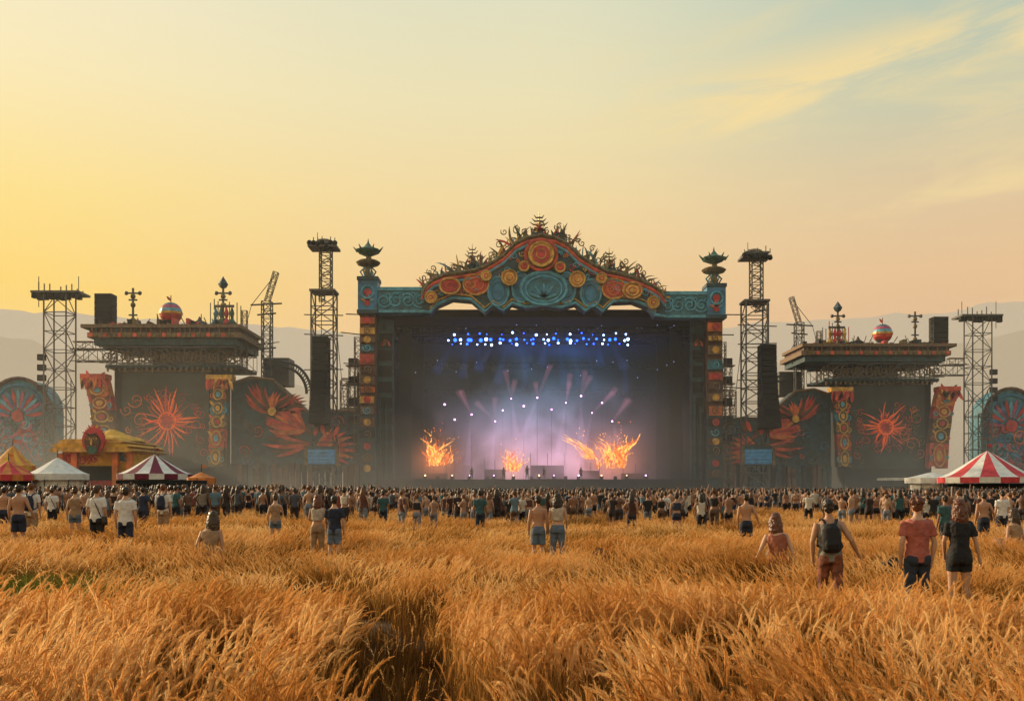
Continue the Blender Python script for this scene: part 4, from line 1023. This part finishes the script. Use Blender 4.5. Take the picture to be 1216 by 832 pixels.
def clump(name,nb,npl,rad,H,fib,fw,lean_,bm=blade,stations=14,hl0=.15,hl1=.25):
    b=B()
    for i in range(nb):
        a=R(0,6.28); r=rad*math.sqrt(R(0,1)); x=r*math.cos(a); y=r*math.sin(a); h=H*R(.45,.95); da=R(0,6.28); dl=R(.05,.4)*h
        dx=math.cos(da)*dl+lean_*h*.4; dy=math.sin(da)*dl
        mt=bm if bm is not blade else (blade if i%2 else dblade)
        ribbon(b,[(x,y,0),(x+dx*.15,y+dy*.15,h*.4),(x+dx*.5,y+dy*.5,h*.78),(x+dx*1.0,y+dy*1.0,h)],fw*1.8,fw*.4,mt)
    for i in range(npl):
        a=R(0,6.28); r=rad*math.sqrt(R(0,1)); x=r*math.cos(a); y=r*math.sin(a); h=H*R(.6,1.12)
        da=R(-1.2,1.2); ca,sa=math.cos(da),math.sin(da); hl=R(hl0,hl1); ln_=lean_*h*R(.4,1.3)
        pts=[]
        for k in range(6):
            t=k/5; pts.append(Vector((x+ca*ln_*t*t*.6,y+sa*ln_*t*t*.6,h*t)))
        ribbon(b,pts,fw*.9,fw*.7,bm)
        p=pts[-1].copy(); ang=math.radians(R(58,86))
        bend=R(.3,1.5)
        for k in range(stations):
            t=k/stations; aa=ang-bend*t
            d=Vector((ca*math.cos(aa),sa*math.cos(aa),math.sin(aa)))
            p2=p+d*hl/stations
            env=.3+.7*math.sin(math.pi*min(1,t*.85+.15))
            for q in range(fib):
                v=Vector((R(-1,1),R(-1,1),R(-1,1))).normalized(); fd=(d*1.0+v*.36*env).normalized(); L=hl*R(.14,.27)*env
                sdv=fd.cross(Vector((R(-1,1),R(-1,1),R(-1,1)))).normalized()*fw*.5
                b.add([p-sdv,p+sdv,p+fd*L],[(0,1,2)],plume)
            p=p2
    me=bpy.data.meshes.new(name); me.from_pydata(b.v,[],b.f)
    for m in b.mats: me.materials.append(m)
    me.polygons.foreach_set('material_index',b.m); me.update(); return me
random.seed(5)
near=[clump('grass_clump',60,17,.2,.60,8,.005,.28,blade,14,.15,.27) for i in range(8)]
mid=[clump('grass_tuft',75,26,.38,.60,5,.007,.26,stations=9) for i in range(6)]
far=[clump('grass_patch',150,85,1.0,.58,3,.013,.22,stations=6) for i in range(5)]
gr=[clump('grass_green',120,2,.3,.5,4,.008,.1,gblade,6) for i in range(3)]
dk=[clump('grass_dark',70,3,.3,.42,4,.007,.1,dblade,6) for i in range(3)]
gp=empty('tall_grass')
def seg_d(x,y,x0,y0,x1,y1):
    t=max(0,min(1,((x-x0)*(x1-x0)+(y-y0)*(y1-y0))/((x1-x0)**2+(y1-y0)**2))); return math.hypot(x-x0-t*(x1-x0),y-y0-t*(y1-y0))
def gadd(me,x,y,s,rot,zs=1):
    ob=bpy.data.objects.new('clump',me); scene.collection.objects.link(ob); ob.parent=gp
    ob.location=(x,y,gz(x,y)); ob.rotation_euler=(R(-.1,.1),R(-.1,.1),rot); ob.scale=(s,s,s*zs)
def gap(x,y):
    g=0
    g=max(g,1-seg_d(x,y,-.75,6.6,-1.5,12.5)/.55); g=max(g,1-seg_d(x,y,-1.6,12.5,-3.6,17)/.6)
    g=max(g,1-seg_d(x,y,4.0,18,7.0,19.0)/.6); g=max(g,1-seg_d(x,y,-7,24,-3,25)/.7)
    return g
def fill(y0,y1,dens,lst,marg):
    n=int(dens*((y1*y1-y0*y0)*.55+2*marg*(y1-y0)))
    for i in range(n):
        y=math.sqrt(R(y0*y0,y1*y1)); x=R(-1,1)*(.55*y+marg)
        h=.5+.8*noise.noise(Vector((x*.33,y*.22,1.7)))
        h2=noise.noise(Vector((x*1.3,y*.9,8.2)))
        grn=1-math.hypot((x+7.4)/2.3,(y-14.6)/2.4)
        g=gap(x,y)
        if grn>.05 and R(0,1)<.6+grn*.6:
            if R(0,1)<.85: gadd(random.choice(gr),x,y,R(.95,1.25),R(0,6.3))
            continue
        if g>0.1:
            if R(0,1)<.6: gadd(random.choice(dk),x,y,R(.6,1.0),R(0,6.3))
            continue
        if h2<-.28 and y<30:
            gadd(random.choice(dk),x,y,R(.8,1.15),R(0,6.3)); continue
        dist=1.05 if y<9 else (1.05-.27*sm(9,14,y) if y<14 else .78)
        s=(.80+.34*max(0,min(1,h))+.2*h2+R(-.1,.1))*dist
        for (qx,qy) in PEOPLE[:5]:
            dd=math.hypot(x-qx,(y-(qy-.6))*.6)
            if dd<1.0: s*=.66+.34*dd
        if -8.3<x<-3.6 and 10.5<y<13: s*=.8
        base=-.3+3.6*sm(-.25,.35,noise.noise(Vector((x*.16,y*.13,3))))
        gadd(random.choice(lst),x,y,R(.92,1.15)*(1 if s>.7 else .9),base+R(-.9,.9),s)
fill(4.0,13,14,near,1.2); fill(13,28,6.0,mid,1.5); fill(28,64,.85,far,3)
print('done',time.time()-T0, len(bpy.data.objects))
